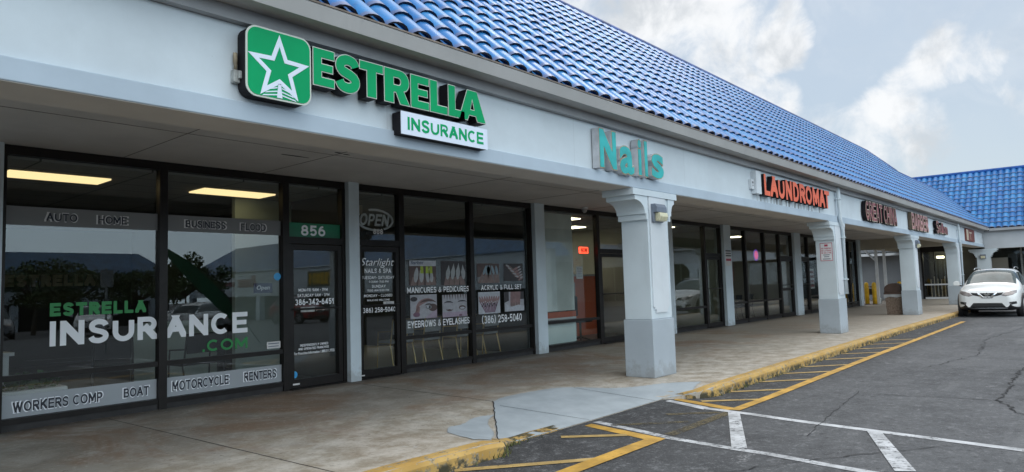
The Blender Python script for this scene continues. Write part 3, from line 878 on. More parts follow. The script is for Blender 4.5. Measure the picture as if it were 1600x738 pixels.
# blue-grey paint over the dropped kerb
RP = [(4.73, -4.78), (5.18, -3.97), (4.62, -4.20), (4.60, -4.52)]
poly = [(6.27, -3.29), (6.50, -3.19), (6.78, -3.17), (7.12, -3.20), (7.48, -3.25), (7.80, -3.48), (8.09, -3.76), (8.55, -4.22), (8.96, -4.70),
        (8.50, -4.80), (8.36, -4.90), (8.10, -4.58), (4.98, -4.60), (4.75, -4.70), (5.5, -4.02)]
blob = [(5.75, -3.72), (5.35, -3.72), (5.05, -3.82), (4.78, -4.05), (4.62, -4.30), (4.62, -4.52), (4.85, -4.55)]
def inside(pl, x, y):
    c = False; n = len(pl)
    for i in range(n):
        x1, y1 = pl[i]; x2, y2 = pl[(i+1) % n]
        if (y1 > y) != (y2 > y) and x < (x2-x1)*(y-y1)/(y2-y1)+x1: c = not c
    return c
mb = MB()
walk_grid(mb, [4.3+0.02*i for i in range(248)], 90, -3.0, 0.004,
          lambda x, y: inside(poly, x, y) or inside(blob, x+0.04*math.sin(9*y), y+0.03*math.sin(11*x)))
structure(mb.build('curb_ramp', M['ramp_paint']))

# yellow kerb: a painted lip and face, following the drop
mb = MB()
def curb_run(xa, xb, step=0.12, w=0.135):
    n = max(1, int((xb-xa)/step)); prev = None
    for i in range(n+1):
        x = xa+(xb-xa)*i/n; e = edge_y(x); z = walk_z(x, e)
        ww = w*(1.0 if xa < 4 or True else 1)
        zi = walk_z(x, e+ww)
        jz = random.uniform(-0.004, 0.004); jy = random.uniform(-0.006, 0.006)
        sec = [(x, e+ww+jy, zi+0.005), (x, e+0.03, z+0.008+jz), (x, e-0.012, z-0.004+jz), (x, e-0.030+jy, z-0.035), (x, e-0.036+jy, -0.16)]
        if prev:
            for a in range(4): mb.quad(prev[a], prev[a+1], sec[a+1], sec[a])
        prev = sec
curb_run(-8, 5.95); curb_run(8.28, 45.5, 0.2)
structure(mb.build('curb', M['curb'], smooth=True))

# ------------------------------------------------------------------ markings on the asphalt
MZ = LOT + 0.004
def strip(mb, pts, w, m=0, z=MZ, n=1):
    for (a, b), (c, d) in zip(pts, pts[1:]):
        L = math.hypot(c-a, d-b); nx, ny = -(d-b)/L*w/2, (c-a)/L*w/2
        mb.quad((a-nx, b-ny, z), (c-nx, d-ny, z), (c+nx, d+ny, z), (a+nx, b+ny, z), m=m)
def sheet(mb, pts, m=0, z=MZ):
    mb.quad(*[(a, b, z) for a, b in pts], m=m)
mb = MB()
sheet(mb, [(8.10, -4.67), (7.86, -5.31), (7.69, -5.32), (7.99, -4.66)])
strip(mb, [(7.78, -5.31), (7.72, -5.75), (7.58, -6.37), (7.51, -6.80), (7.27, -8.39), (7.0, -10.2)], 0.115)
strip(mb, [(6.43, -4.66), (6.26, -5.31), (6.13, -5.73), (6.045, -6.37), (6.02, -6.71), (5.91, -7.26), (5.6, -9.4)], 0.10)
sheet(mb, [(7.69, -5.62), (7.72, -5.745), (6.10, -6.49), (6.03, -6.375)], z=MZ+0.004)
sheet(mb, [(7.42, -7.14), (7.45, -7.26), (6.07, -7.82), (5.99, -7.69)], z=MZ+0.004)
for k in range(2, 5):
    sheet(mb, [(7.42-0.2*k+0.2, -7.14-1.5*(k-1)), (7.45-0.2*k+0.2, -7.26-1.5*(k-1)), (6.07-0.2*k+0.2, -7.82-1.5*(k-1)), (5.99-0.2*k+0.2, -7.69-1.5*(k-1))], z=MZ+0.004)
structure(mb.build('white_line', M['white_line'], fix=False))
mb = MB()
sheet(mb, [(6.31, -4.68), (6.18, -4.68), (5.95, -5.54), (6.08, -5.70)])
sheet(mb, [(6.06, -5.705), (5.95, -5.545), (-6, -5.575), (-6, -5.70)], z=MZ+0.004)
sheet(mb, [(8.27, -4.70), (8.14, -4.70), (7.80, -5.57), (7.93, -5.69)])
strip(mb, [(7.82, -5.64), (9, -5.645), (14, -5.57), (20, -5.52), (25.6, -5.47)], 0.125, z=MZ+0.004)
structure(mb.build('yellow_line', M['yellow_line'], fix=False))
mb = MB()
for a, b, c, d in ((8.20, -5.05, 8.68, -5.60), (9.05, -5.02, 9.66, -5.61), (10.15, -5.02, 10.80, -5.60), (11.2, -5.00, 11.85, -5.60), (12.22, -5.00, 12.90, -5.61),
                   (13.45, -4.98, 14.12, -5.57), (14.55, -4.96, 15.2, -5.58), (15.65, -4.94, 16.3, -5.56), (16.8, -4.93, 17.45, -5.55), (17.95, -4.90, 18.6, -5.54),
                   (5.60, -4.80, 6.02, -5.30), (4.10, -4.82, 5.08, -5.60), (3.0, -4.80, 3.98, -5.6), (1.9, -4.8, 2.88, -5.6)):
    strip(mb, [(a, b), (c, d)], 0.095, z=MZ+0.002)
structure(mb.build('hatch_line', M['pale_yellow_line'], fix=False))
mb = MB()
strip(mb, [(6.10, -5.64), (7.68, -5.645)], 0.12)
strip(mb, [(6.35, -4.9), (6.95, -5.5)], 0.09); strip(mb, [(7.2, -5.1), (7.62, -5.55)], 0.09)
structure(mb.build('blacked_out_line', M['dark_line'], fix=False))
mb = MB()
def crack(pts, w=0.018, jit=0.05):
    q = []
    for (a, b), (c, d) in zip(pts, pts[1:]):
        n = max(2, int(math.hypot(c-a, d-b)/0.10))
        for i in range(n): q.append((a+(c-a)*i/n + random.uniform(-jit, jit)*(i > 0), b+(d-b)*i/n + random.uniform(-jit, jit)*(i > 0)))
    q.append(pts[-1])
    for (a, b), (c, d) in zip(q, q[1:]):
        strip(mb, [(a, b), (c, d)], w*random.uniform(0.5, 1.5), z=MZ+0.003)
crack([(18, -8.1), (13.48, -7.92), (11.84, -7.91), (10.74, -7.96), (9.93, -7.92), (9.09, -8.25), (8.0, -9.0)], 0.020, 0.04)
crack([(9.93, -7.92), (9.86, -7.31), (9.7, -6.6)], 0.010, 0.03)
crack([(9.91, -6.44), (7.83, -6.64), (6.9, -6.75)], 0.007, 0.015)
crack([(7.2, -7.9), (5.9, -7.0), (5.2, -6.6)], 0.009, 0.03)
crack([(23, -7.2), (19, -6.8), (15.2, -7.1), (13.0, -6.7)], 0.012, 0.06)
structure(mb.build('asphalt_cracks', M['crack'], fix=False))

# weeds in the kerb joint
mb = MB()
def weeds(x0, x1, n, h):
    for i in range(n):
        x = random.uniform(x0, x1); y = edge_y(x)-0.04+random.uniform(-0.05, 0.02); z = LOT
        a = random.uniform(0, 6.28); hh = h*random.uniform(0.4, 1.2); dx, dy = math.cos(a)*hh*0.6, math.sin(a)*hh*0.6
        px, py = -math.sin(a)*0.006, math.cos(a)*0.006
        mb.quad((x-px, y-py, z), (x+px, y+py, z), (x+dx, y+dy, z+hh))
weeds(4.55, 5.15, 70, 0.07); weeds(4.9, 5.6, 20, 0.04); weeds(8.6, 12.0, 130, 0.05); weeds(3.0, 4.5, 30, 0.04); weeds(12, 20, 60, 0.05)
structure(mb.build('curb_weeds', M['weed'], fix=False), 'stuff')
# ------------------------------------------------------------------ the long shopping strip
FY = -3.983                     # front of the beam
STRIP_X0, STRIP_X1 = -8.0, 35.76
strip_mall = thing('shopping_strip', (0, 0, 0), 'long shopping strip with a blue barrel tile roof, grey columns and dark storefronts', 'building')
B = strip_mall
RX1 = 45.0
mb = MB().box(-8, RX1, FY+0.04, -3.62, 2.895, 3.515)
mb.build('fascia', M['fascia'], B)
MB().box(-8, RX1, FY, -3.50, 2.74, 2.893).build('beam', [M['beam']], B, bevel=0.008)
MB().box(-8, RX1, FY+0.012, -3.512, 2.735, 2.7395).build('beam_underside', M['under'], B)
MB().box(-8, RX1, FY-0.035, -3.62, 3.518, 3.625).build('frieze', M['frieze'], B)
# gutter: soffit board, face and rolled lip
g = MB().box(-8, RX1-0.25, -4.215, -3.70, 3.628, 3.645)
g.prism([(-4.215, 3.618), (-4.235, 3.618), (-4.262, 3.735), (-4.262, 3.752), (-4.240, 3.752), (-4.215, 3.73)], lambda u, v, d: (d, u, v), -8, RX1-0.25)
gut = g.build('gutter', M['gutter'], B)
MB().prism([(-4.272, 3.753), (-4.272, 3.768), (-4.20, 3.768), (-4.20, 3.753)], lambda u, v, d: (d, u, v), -8, RX1-0.25).build('gutter_lip', M['gutter_lip'], gut)
# walkway ceiling, with board joints
s = MB().box(-8, RX1, -3.50, 0.0, 3.10, 3.16, 0)
s.box(-8, RX1, -3.515, -3.50, 2.75, 3.16, 0)
sof = s.build('soffit', M['soffit'], B)
s = MB()
for x in (0.83, 3.27, 5.10, 8.2, 10.65, 13.1, 15.5, 18, 20.4, 22.9, 25.3, 27.7, 30.2, 32.6, 35): s.box(x, x+0.008, -3.49, -0.01, 3.096, 3.0995)
s.box(-8, 36, -1.77, -1.762, 3.096, 3.0995)
s.build('ceiling_seam', M['seam'], sof)
s = MB()
for (x, y, w, d) in ((5.02, -1.93, 0.10, 0.03), (5.16, -1.90, 0.09, 0.02), (5.06, -2.16, 0.02, 0.05), (5.11, -2.11, 0.06, 0.03), (5.05, -2.08, 0.03, 0.02), (4.62, -1.42, 0.35, 0.02)):
    s = MB().prism([(x, y), (x+w*0.6, y-d*0.3), (x+w, y+d*0.4), (x+w*0.5, y+d), (x-w*0.1, y+d*0.7)], lambda u, v, dd: (u, v, dd), 3.094, 3.0985)
    s.build('peeling_patch', M['crack'], sof)


# ---- roof
EX, EY, EZ = 0.0, -4.22, 3.745
def tile_roof(P, bx0, bx1, ncourse, clip, pitch=0.2875, expo=0.37, rad=0.118, seg=7):
    """P(u, s, n): u along the eave, s up the slope, n off the slope"""
    mbv, mbf, uvs = [], [], []
    nb = int((bx1-bx0)/pitch)
    for i in range(nb+1):
        u = bx0 + i*pitch
        for j in range(ncourse):
            s0 = j*expo; s1 = s0 + expo + 0.05
            if not clip(u, s0+expo*0.5): continue
            rn = random.random(); du = random.uniform(-0.006, 0.006); dn = random.uniform(0, 0.008)
            b = len(mbv)
            rows = ((s0-0.012*random.random(), rad*1.10, 0.022+dn), (s0+expo*0.5, rad*1.05, 0.012+dn*0.5), (s1, rad*0.99, 0.0))
            for (ss, r, lift) in rows:
                for k in range(seg+1):
                    t = math.pi*k/seg
                    mbv.append(P(u+du+math.cos(t)*r, ss, lift+math.sin(t)*r*0.60))
            for q in range(2):
                for k in range(seg):
                    a = b+q*(seg+1)+k
                    mbf.append((a, a+1, a+seg+2, a+seg+1))
                    uvs += [(q*0.5, rn), (q*0.5, rn), (q*0.5+0.5, rn), (q*0.5+0.5, rn)]
            # thickness of the lower lip
            e0 = len(mbv)
            for k in range(seg+1): mbv.append(mbv[b+k])
            c = len(mbv)
            for k in range(seg+1):
                t = math.pi*k/seg
                mbv.append(P(u+du+math.cos(t)*rad*0.98, rows[0][0]+0.004, rows[0][2]-0.006+math.sin(t)*rad*0.52))
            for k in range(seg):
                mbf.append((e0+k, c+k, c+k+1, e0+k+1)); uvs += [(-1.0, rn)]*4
            # pan between two barrels
            d = len(mbv)
            for ss, lift in ((s0, 0.030), (s1, 0.004)):
                for kk in (-0.5, -0.25, 0, 0.25, 0.5):
                    mbv.append(P(u+pitch*0.5+kk*pitch*0.62, ss, lift - 0.020*(1-(2*kk)**2)))
            for k in range(4):
                mbf.append((d+k, d+k+1, d+5+k+1, d+5+k)); uvs += [(0.1, rn), (0.1, rn), (0.9, rn), (0.9, rn)]
    return mbv, mbf, uvs
def tile_object(data, name, parent):
    v, f, uvs = data
    off = woff(parent)
    me = bpy.data.meshes.new(name)
    me.from_pydata([(a-off[0], b-off[1], c-off[2]) for a, b, c in v], [], f)
    lay = me.uv_layers.new(name='tile')
    flat = [x for uv in uvs for x in uv]
    lay.data.foreach_set('uv', flat)
    me.materials.append(M['tile'])
    me.polygons.foreach_set('use_smooth', [True]*len(me.polygons))
    o = bpy.data.objects.new(name, me); COL.objects.link(o); o.parent = parent
    return o
Q = math.sqrt(0.5)
def Pm(u, s, n): return (u, EY + s*Q - n*Q, EZ + s*Q + n*Q)
S_RIDGE = 4.84
TALL_X1 = 35.3
def clip_main(u, s):
    top = S_RIDGE if u < TALL_X1 else (S_RIDGE - (u-TALL_X1)*3.2 if u < TALL_X1+0.5 else 3.17)
    return s < top and u < 44.85 + s*Q - 0.1
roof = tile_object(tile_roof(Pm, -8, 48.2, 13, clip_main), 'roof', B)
mb = MB()
zr = EZ + S_RIDGE*Q; yr = EY + S_RIDGE*Q
mb.quad((-8, EY, EZ-0.012), (TALL_X1+.3, EY, EZ-0.012), (TALL_X1+.3, yr, zr-0.012), (-8, yr, zr-0.012))
mb.quad((TALL_X1+.3, EY, EZ-0.012), (44.85, EY, EZ-0.012), (44.85+3.1*Q, EY+3.1*Q, EZ+3.1*Q-0.012), (TALL_X1+.3, EY+3.1*Q, EZ+3.1*Q-0.012))
mb.build('roof_deck', M['underlay'], roof)
mb = MB()
mb.tube([(-8, yr+0.03, zr+0.06), (TALL_X1+0.1, yr+0.03, zr+0.06)], 0.085, 8)
mb.tube([(TALL_X1+0.1, yr+0.02, zr+0.05), (TALL_X1+0.45, EY+3.3*Q, EZ+3.3*Q+0.06)], 0.085, 8)
mb.tube([(TALL_X1+0.4, EY+3.25*Q, EZ+3.25*Q+0.05), (47.2, EY+3.25*Q, EZ+3.25*Q+0.05)], 0.08, 8)
o = mb.build('ridge_cap', plain('ridge_tile', (0.035, 0.07, 0.22), 0.4, 0.5, 2.5), roof, smooth=True)
mb = MB()
mb.quad((-8, yr+0.1, zr-0.02), (TALL_X1+.3, yr+0.1, zr-0.02), (TALL_X1+.3, yr+1.6, 4.1), (-8, yr+1.6, 4.1))
mb.box(-8, STRIP_X1, -0.3, 12.0, 3.9, 4.05)
mb.build('flat_roof', M['flatroof'], B)
mb = MB().prism([(EY+0.4, 3.6), (yr, zr-0.05), (yr+1.5, 4.0)], lambda u, v, d: (d, u, v), TALL_X1+0.15, TALL_X1+0.3)
mb.build('gable_wall', M['greywall'], B)
mb = MB()
mb.box(-8, 35.76, 12.0, 12.25, -0.1, 4.0); mb.box(-8.2, -8, -3.9, 12.2, -0.1, 4.0)
mb.box(-8, 35.36, 0.08, 0.2, 3.10, 3.9)
mb.build('outer_wall', M['greywall'], B)

# ---- columns
def column(cx0, parent, lamp=False):
    """square pier: plinth, shaft, bracketed capital and stepped white panel"""
    x0, x1, y0, y1 = cx0, cx0+0.655, FY, FY+0.49
    sh = MB().box(x0+0.022, x1-0.022, y0+0.02, y1-0.02, 0.842, 2.64)
    c = sh.build('column', M['column'], parent, bevel=0.006)
    MB().box(x0, x1, y0, y1, 0.0, 0.84).build('plinth', M['plinth'], c, bevel=0.012)
    k = MB()
    k.box(x0-0.41, x1+0.24, y0-0.012, y1+0.02, 2.642, 2.734)
    f = lambda u, v, d: (u, d, v)
    def bracket(sx, reach):
        s = lambda d: (x0+0.02-d if sx < 0 else x1-0.02+d)
        pts = [(s(0), 2.30), (s(0.055), 2.30), (s(0.055), 2.385), (s(0.09), 2.385)]
        rr = reach-0.09
        for q in range(0, 9):
            t = math.pi/2*q/8
            pts.append((s(0.09 + rr*(1-math.cos(t))), 2.40 + 0.175*math.sin(t)))
        pts += [(s(reach), 2.642), (s(0), 2.642)]
        k.prism(pts, f, y0+0.004, y1-0.004)
    bracket(-1, 0.36); bracket(1, 0.20)
    k.build('capital', M['column'], c)
    p = MB()
    a, b = x0+0.06, x1-0.12
    pts = [(a, 2.44), (a, 1.02), (a+0.035, 1.02), (a+0.035, 0.985), (a+0.075, 0.985), (a+0.075, 0.935), (b-0.075, 0.935), (b-0.075, 0.985), (b-0.035, 0.985), (b-0.035, 1.02), (b, 1.02), (b, 2.64), (a-0.02, 2.64), (a-0.02, 2.44)]
    p.prism(pts, f, y0+0.018, y0-0.002)
    p.build('panel', M['panel'], c)
    return c
COLS = [-0.13, 8.965, 18.062, 27.113, 36.2]
for cx in COLS: column(cx, B)

# ---- downspouts
def downspout(x, to=0.10, parent=B, xb=None):
    xb = xb or x
    d = MB()
    d.tube([(x, FY-0.03, 3.62), (x, FY-0.05, 3.45), (x, FY-0.05, 2.86), (x+0.01, FY-0.055, 2.78), (xb, FY-0.05, 2.60), (xb, FY-0.045, 2.50), (xb, FY-0.045, to)], 0.048, 10)
    for z in (3.3, 2.35, 1.3):
        xx = x if z > 2.8 else xb
        d.box(xx-0.065, xx+0.065, FY-0.10, FY+0.042, z, z+0.025)
    return d.build('downspout', M['column'], parent, smooth=True)
downspout(18.42, 0.95, B, 18.60); downspout(36.55, 0.1, B, 36.80)

# ---- pilasters between the shops
PIL = [(1.80, 2.05), (6.50, 6.70), (11.12, 11.44), (16.55, 17.05), (20.34, 20.86), (26.63, 27.30), (35.36, 35.76)]
for a, b in PIL:
    MB().box(a, b, -0.14, 0.12, 0.0, 3.099).build('pilaster', M['pilaster'], B, bevel=0.006)
MB().box(-8, 1.80, -0.02, 0.12, 0, 3.099).build('blank_wall', M['fascia'], B)
MB().box(35.36, 35.76, 0.121, 12.0, 0, 3.9).build('end_wall', M['greywall'], B)

# ---- storefronts
GY = 0.020
def window(x0, x1, mull=(), rail=0.56, kick=0.07, upper=None, wl=0.05, wr=0.05):
    """aluminium storefront: frame, panes cut by mullions and a low rail"""
    f = MB()
    f.box(x0, x1, -0.04, 0.06, 2.995, 3.098)
    f.box(x0, x1, -0.035, 0.055, kick, kick+0.06)
    f.box(x0+0.002, x1-0.002, -0.03, 0.05, rail-0.03, rail+0.03)
    edges = [(x0, x0+wl)] + [(m-0.05, m+0.05) for m in mull] + [(x1-wr, x1)]
    for a, b in edges: f.box(a, b, -0.045, 0.065, 0.0, 2.995)
    f.box(x0, x1, -0.02, 0.04, 0.0, kick, 1)
    w = f.build('storefront_window', [M['frame'], M['kick']], B)
    for (a, b), (c, d) in zip(edges, edges[1:]):
        for z0, z1 in ((kick+0.06, rail-0.03), (rail+0.03, 2.995)):
            MB().box(b-0.004, c+0.004, GY-0.004, GY+0.004, z0-0.004, z1+0.004).build('pane', M['glass'], w)
    return w
def door(x0, x1, hinge=1, top=2.11, bar=True, plate=0.14, split=None, label=None):
    """entrance: outer frame with transom light, glazed leaf with stiles, push bar and threshold"""
    f = MB()
    f.box(x0, x1, -0.04, 0.06, 2.995, 3.098); f.box(x0, x1, -0.04, 0.06, top, top+0.10)
    f.box(x0, x0+0.05, -0.045, 0.065, 0, 2.995); f.box(x1-0.06, x1, -0.045, 0.065, 0, 2.995)
    d = f.build('entrance_door', M['frame'], B)
    if label: d['label'] = label
    MB().box(x0+0.046, x1-0.056, GY-0.004, GY+0.004, top+0.096, 2.999).build('transom_pane', M['glass'], d)
    l = MB()
    a, b = x0+0.055, x1-0.065
    l.box(a, a+0.07, -0.03, 0.045, 0.02, top-0.01); l.box(b-0.07, b, -0.03, 0.045, 0.02, top-0.01)
    l.box(a+0.07, b-0.07, -0.03, 0.045, top-0.09, top-0.01); l.box(a+0.07, b-0.07, -0.03, 0.045, 0.02, plate)
    l.box(a, b, -0.10, 0.05, 0.001, 0.015)
    if split: l.box(a+0.07, b-0.07, -0.028, 0.04, split, split+0.09)
    l.build('door_leaf', M['frame'], d)
    MB().box(a+0.066, b-0.066, GY-0.004, GY+0.004, plate-0.004, top-0.086).build('pane', M['glass'], d)
    if bar:
        h = MB().tube([(a+0.04, -0.07, 1.15), (b-0.04, -0.07, 1.15)], 0.014, 8)
        for x in (a+0.05, b-0.05): h.tube([(x, -0.03, 1.15), (x, -0.07, 1.15)], 0.011, 6)
        h.build('push_bar', M['black'], d)
    return d
W1 = window(2.05, 5.47, (3.754,))
D1 = door(5.471, 6.50)
D2 = door(6.70, 7.645)
W2 = window(7.646, 11.12, (9.336,), rail=0.58)
W3 = window(11.44, 13.59, (), rail=0.60)
D3 = door(13.591, 14.95)
W3b = window(14.951, 16.55, (), rail=0.60)
W4 = window(17.05, 19.21, (), rail=0.63)
D4 = door(19.211, 20.34)
W5 = window(20.86, 25.33, (22.23, 23.88), rail=0.66)
D5 = door(25.331, 26.63, split=0.95)
D6 = door(27.30, 28.45)
W6 = window(28.451, 30.9, (), rail=0.66)
W7 = window(30.901, 35.36, (32.0, 34.15), rail=0.2)

# ---- rooms behind the glass
def room(x0, x1, depth, wall, back=None, z=2.965, floor='in_floor'):
    MB().box(x0, x1, depth, depth+0.1, 0, z).build('interior_back_wall', back or wall, B)
    MB().box(x0-0.05, x0, 0.125, depth, 0, z).build('partition_wall', wall, B)
    MB().box(x1, x1+0.05, 0.125, depth, 0, z).build('partition_wall', wall, B)
    MB().box(x0-0.05, x1+0.05, 0.07, depth+0.1, z, z+0.03).build('interior_ceiling', M['ceil'], B)
    MB().box(x0, x1, 0.066, depth, 0.0, 0.006).build('interior_floor', M[floor], B)
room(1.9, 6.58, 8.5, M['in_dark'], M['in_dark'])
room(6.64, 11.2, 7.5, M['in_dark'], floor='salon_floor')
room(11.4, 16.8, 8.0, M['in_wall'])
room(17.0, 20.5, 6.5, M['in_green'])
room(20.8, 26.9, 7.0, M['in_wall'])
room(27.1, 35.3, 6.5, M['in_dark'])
MB().box(4.25, 5.55, 2.2, 2.3, 0.0065, 1.0).build('half_wall', M['half_wall'], B)
MB().box(5.551, 6.57, 1.6, 1.7, 0.0065, 2.96).build('half_wall', M['half_wall'], B)
def panel_light(x, y, w, d, mat='lightpanel'):
    o = MB().box(x, x+w, y, y+d, 2.945, 2.964).build('ceiling_light', M[mat], B)
    return o
panel_light(2.33, 0.85, 1.12, 0.50); panel_light(4.72, 0.90, 1.14, 0.50); panel_light(4.85, 7.0, 1.0, 0.5)
panel_light(13.05, 0.45, 0.55, 0.45, 'lightpanel_w'); panel_light(15.2, 1.75, 0.5, 0.6, 'lightpanel_w'); panel_light(15.4, 2.6, 0.5, 1.0, 'lightpanel_w')
panel_light(17.7, 0.35, 0.45, 0.7, 'lightpanel_w'); panel_light(24.2, 1.0, 0.5, 0.9, 'lightpanel_w'); panel_light(8.4, 4.4, 1.2, 0.5, 'lightpanel_w')

# ---- lettering on the glass (part of each window or door)
def vinyl(parent, rows, mat, name='lettering', y=0.0115, th=0.0):
    for r in rows:
        body, u0, u1, v0, v1 = r[:5]; kw = r[5] if len(r) > 5 else {}
        m = MB(); letters(m, body, u0, u1, v0, v1, front(y), **kw)
        m.build(name, mat, parent, fix=False)
BOLD = dict(bold=0.018); BB = dict(bold=0.032)
for x0, x1 in ((2.105, 3.70), (3.808, 5.415)):
    MB().box(x0, x1, 0.0125, 0.0155, 2.225, 2.435).build('frosted_band', M['frost_top'], W1)
    MB().box(x0, x1, 0.0125, 0.0155, 0.137, 0.375).build('frosted_band', M['frost'], W1)
vinyl(W1, [('AUTO', 2.47, 2.81, 2.275, 2.385, BB), ('HOME', 3.00, 3.36, 2.27, 2.382, BB), ('BUSINESS', 4.03, 4.61, 2.272, 2.385, BB), ('FLOOD', 4.79, 5.20, 2.266, 2.382, BB)], M['paper'], y=0.0115)
vinyl(W1, [('AUTO', 2.49, 2.80, 2.285, 2.375, dict(bold=0.02)), ('HOME', 3.02, 3.34, 2.28, 2.372, dict(bold=0.02)), ('BUSINESS', 4.05, 4.59, 2.282, 2.375, dict(bold=0.02)), ('FLOOD', 4.81, 5.18, 2.276, 2.372, dict(bold=0.02))], M['ink'], y=0.0095)
words = [('WORKERS COMP', 2.21, 3.09, 0.19, 0.30), ('BOAT', 3.32, 3.61, 0.195, 0.305), ('MOTORCYCLE', 3.89, 4.63, 0.20, 0.32), ('RENTERS', 4.85, 5.33, 0.205, 0.325)]
vinyl(W1, [(w, a-0.012, b+0.012, c-0.010, d+0.010, dict(bold=0.037)) for w, a, b, c, d in words], M['vinyl_white'], y=0.0115)
vinyl(W1, [(w, a, b, c, d, dict(bold=0.024)) for w, a, b, c, d in words], M['ink'], y=0.0095)
vinyl(W1, [('ESTRELLA', 2.54, 3.57, 1.205, 1.355, dict(bold=0.06, spacing=1.08)), ('.COM', 4.27, 4.90, 0.655, 0.805, BB)], M['vinyl_green'])
vinyl(W1, [('INSUR', 2.54, 3.70, 0.87, 1.15, dict(bold=0.042)), ('ANCE', 3.80, 4.90, 0.87, 1.15, dict(bold=0.042))], M['vinyl_white'])
MB().box(5.19, 5.40, 0.010, 0.0155, 0.615, 0.71).build('paper_notice', M['paper'], W1)
q = MB(); q.box(5.21, 5.38, 0.0085, 0.0098, 0.675, 0.692); q.box(5.21, 5.37, 0.0085, 0.0098, 0.637, 0.652); q.build('small_print', M['grey_ink'], W1)
MB().disc((5.36, 0.0155, 1.63), (0, -1, 0), 0.055, thick=0.003).build('round_sticker', M['blue_dot'], W1)
# door of the insurance office
MB().box(5.523, 6.437, 0.0125, 0.0155, 2.207, 2.425).build('number_band', M['vinyl_band'], D1)
vinyl(D1, [('856', 5.75, 6.17, 2.235, 2.395, dict(bold=0.035))], M['vinyl_white'])
vinyl(D1, [('MON-FRI 9AM - 7PM', 5.70, 6.20, 1.405, 1.45, BOLD), ('SATURDAY 9AM - 3PM', 5.68, 6.23, 1.325, 1.37, BOLD), ('386-342-6451', 5.64, 6.31, 1.205, 1.295, BB),
           ('INDEPENDENTLY OWNED', 5.72, 6.20, 0.60, 0.635, BOLD), ('AND OPERATED FRANCHISE', 5.69, 6.21, 0.548, 0.583, BOLD), ('For Franchise Information 1.888.511.7722', 5.62, 6.31, 0.485, 0.525, BOLD)], M['vinyl_white'])
MB().box(5.70, 5.93, -0.05, -0.03, 1.105, 1.175).build('lock_plate', M['galv'], D1)
vinyl(D1, [('PULL', 5.78, 5.85, 1.13, 1.15, BOLD)], M['ink'], y=-0.052)
MB().disc((5.62, 0.0155, 0.205), (0, -1, 0), 0.052, thick=0.003).build('round_sticker', M['blue_dot'], D1)
MB().box(5.57, 5.68, -0.033, -0.0305, 0.062, 0.085).build('maker_plate', M['paper'], D1)
# door of the nail salon
vinyl(D2, [('Starlight', 6.82, 7.51, 1.755, 1.915, dict(shear=0.35, bold=0.0)), ('NAILS & SPA', 6.90, 7.44, 1.675, 1.745, BOLD), ('TUESDAY- SATURDAY', 6.84, 7.50, 1.575, 1.625, BOLD), ('9:30AM -7:00 PM', 6.98, 7.38, 1.515, 1.55, BOLD),
           ('SUNDAY', 7.04, 7.32, 1.435, 1.48, BOLD), ('11:00 AM-5:00 PM', 6.95, 7.39, 1.375, 1.41, BOLD), ('MONDAY - CLOSED', 6.88, 7.46, 1.285, 1.33, BOLD), ('WALK-INS WELCOME', 6.94, 7.40, 1.22, 1.25, BOLD), ('(386) 258-5040', 6.82, 7.52, 1.035, 1.115, BOLD)], M['vinyl_white'])
MB().box(7.27, 7.49, 0.010, 0.0155, 1.145, 1.205).build('pull_sign', M['paper'], D2)
vinyl(D2, [('PULL', 7.32, 7.44, 1.158, 1.192, BOLD)], M['grey_ink'], y=0.0085)
MB().box(6.77, 6.84, -0.033, -0.0305, 0.05, 0.07).build('maker_plate', M['paper'], D2)
# windows of the nail salon
vinyl(W2, [('MANICURES & PEDICURES', 7.78, 9.275, 1.325, 1.425, BOLD), ('EYEBROWS & EYELASHES', 7.78, 9.275, 0.735, 0.85, BOLD), ('ACRYLIC & FULL SET', 9.61, 10.80, 1.335, 1.43, BOLD), ('(386) 258-5040', 9.61, 10.78, 0.70, 0.85, BOLD)], M['vinyl_white'])
# orange band, mint board and pale blind in the next shop
MB().box(11.5, 12.74, 0.070, 0.082, 0.685, 0.81).build('orange_stripe', M['in_orange'], W3)
MB().box(11.5, 12.74, 0.070, 0.082, 0.645, 0.684).build('white_stripe', M['white'], W3)
MB().box(11.5, 12.72, 0.085, 0.10, 0.83, 2.96).build('pale_blind', M['blind'], W3)
MB().box(11.5, 12.74, 0.085, 0.10, 0.135, 0.60).build('mint_board', M['mint'], W3)
vinyl(D3, [('860', 14.5, 14.72, 2.26, 2.36, BOLD)], M['grey_ink'])
# ------------------------------------------------------------------ signs on the fascia
FW = FY + 0.04                        # face of the fascia wall
# star emblem cabinet
em = thing('emblem_sign', (2.95, FW, 2.95), 'square green sign cabinet with rounded corners and a white outlined star on the fascia', 'sign')
def rrect(x0, x1, z0, z1, r, n=6):
    p = []
    for cx, cz, a0 in ((x1-r, z0+r, -90), (x1-r, z1-r, 0), (x0+r, z1-r, 90), (x0+r, z0+r, 180)):
        for k in range(n+1):
            a = R(a0 + 90*k/n); p.append((cx+r*math.cos(a), cz+r*math.sin(a)))
    return p
fr = lambda u, v, d: (u, d, v)
EX0, EX1, EZ0, EZ1 = 2.675, 3.245, 2.925, 3.485
MB().prism(rrect(EX0, EX1, EZ0, EZ1, 0.085), fr, FW-0.145, FW-0.02).build('cabinet', M['sign_side'], em)
MB().prism(rrect(EX0-0.004, EX1+0.004, EZ0-0.004, EZ1+0.004, 0.09), fr, FW-0.156, FW-0.145).build('rim', M['sign_rim'], em)
MB().prism(rrect(EX0+0.010, EX1-0.010, EZ0+0.010, EZ1-0.010, 0.08), fr, FW-0.160, FW-0.156).build('face_panel', M['sign_green'], em)
cx, cz = 2.955, 3.185
sx, sz = 0.272, 0.285
def star(ro, ri):
    p = []
    for k in range(10):
        a = R(90 + 36*k); r = ro if k % 2 == 0 else ri
        p.append((cx + r*math.cos(a)*sx/0.951, cz + r*math.sin(a)*sz - 0.012))
    return p
st = MB()
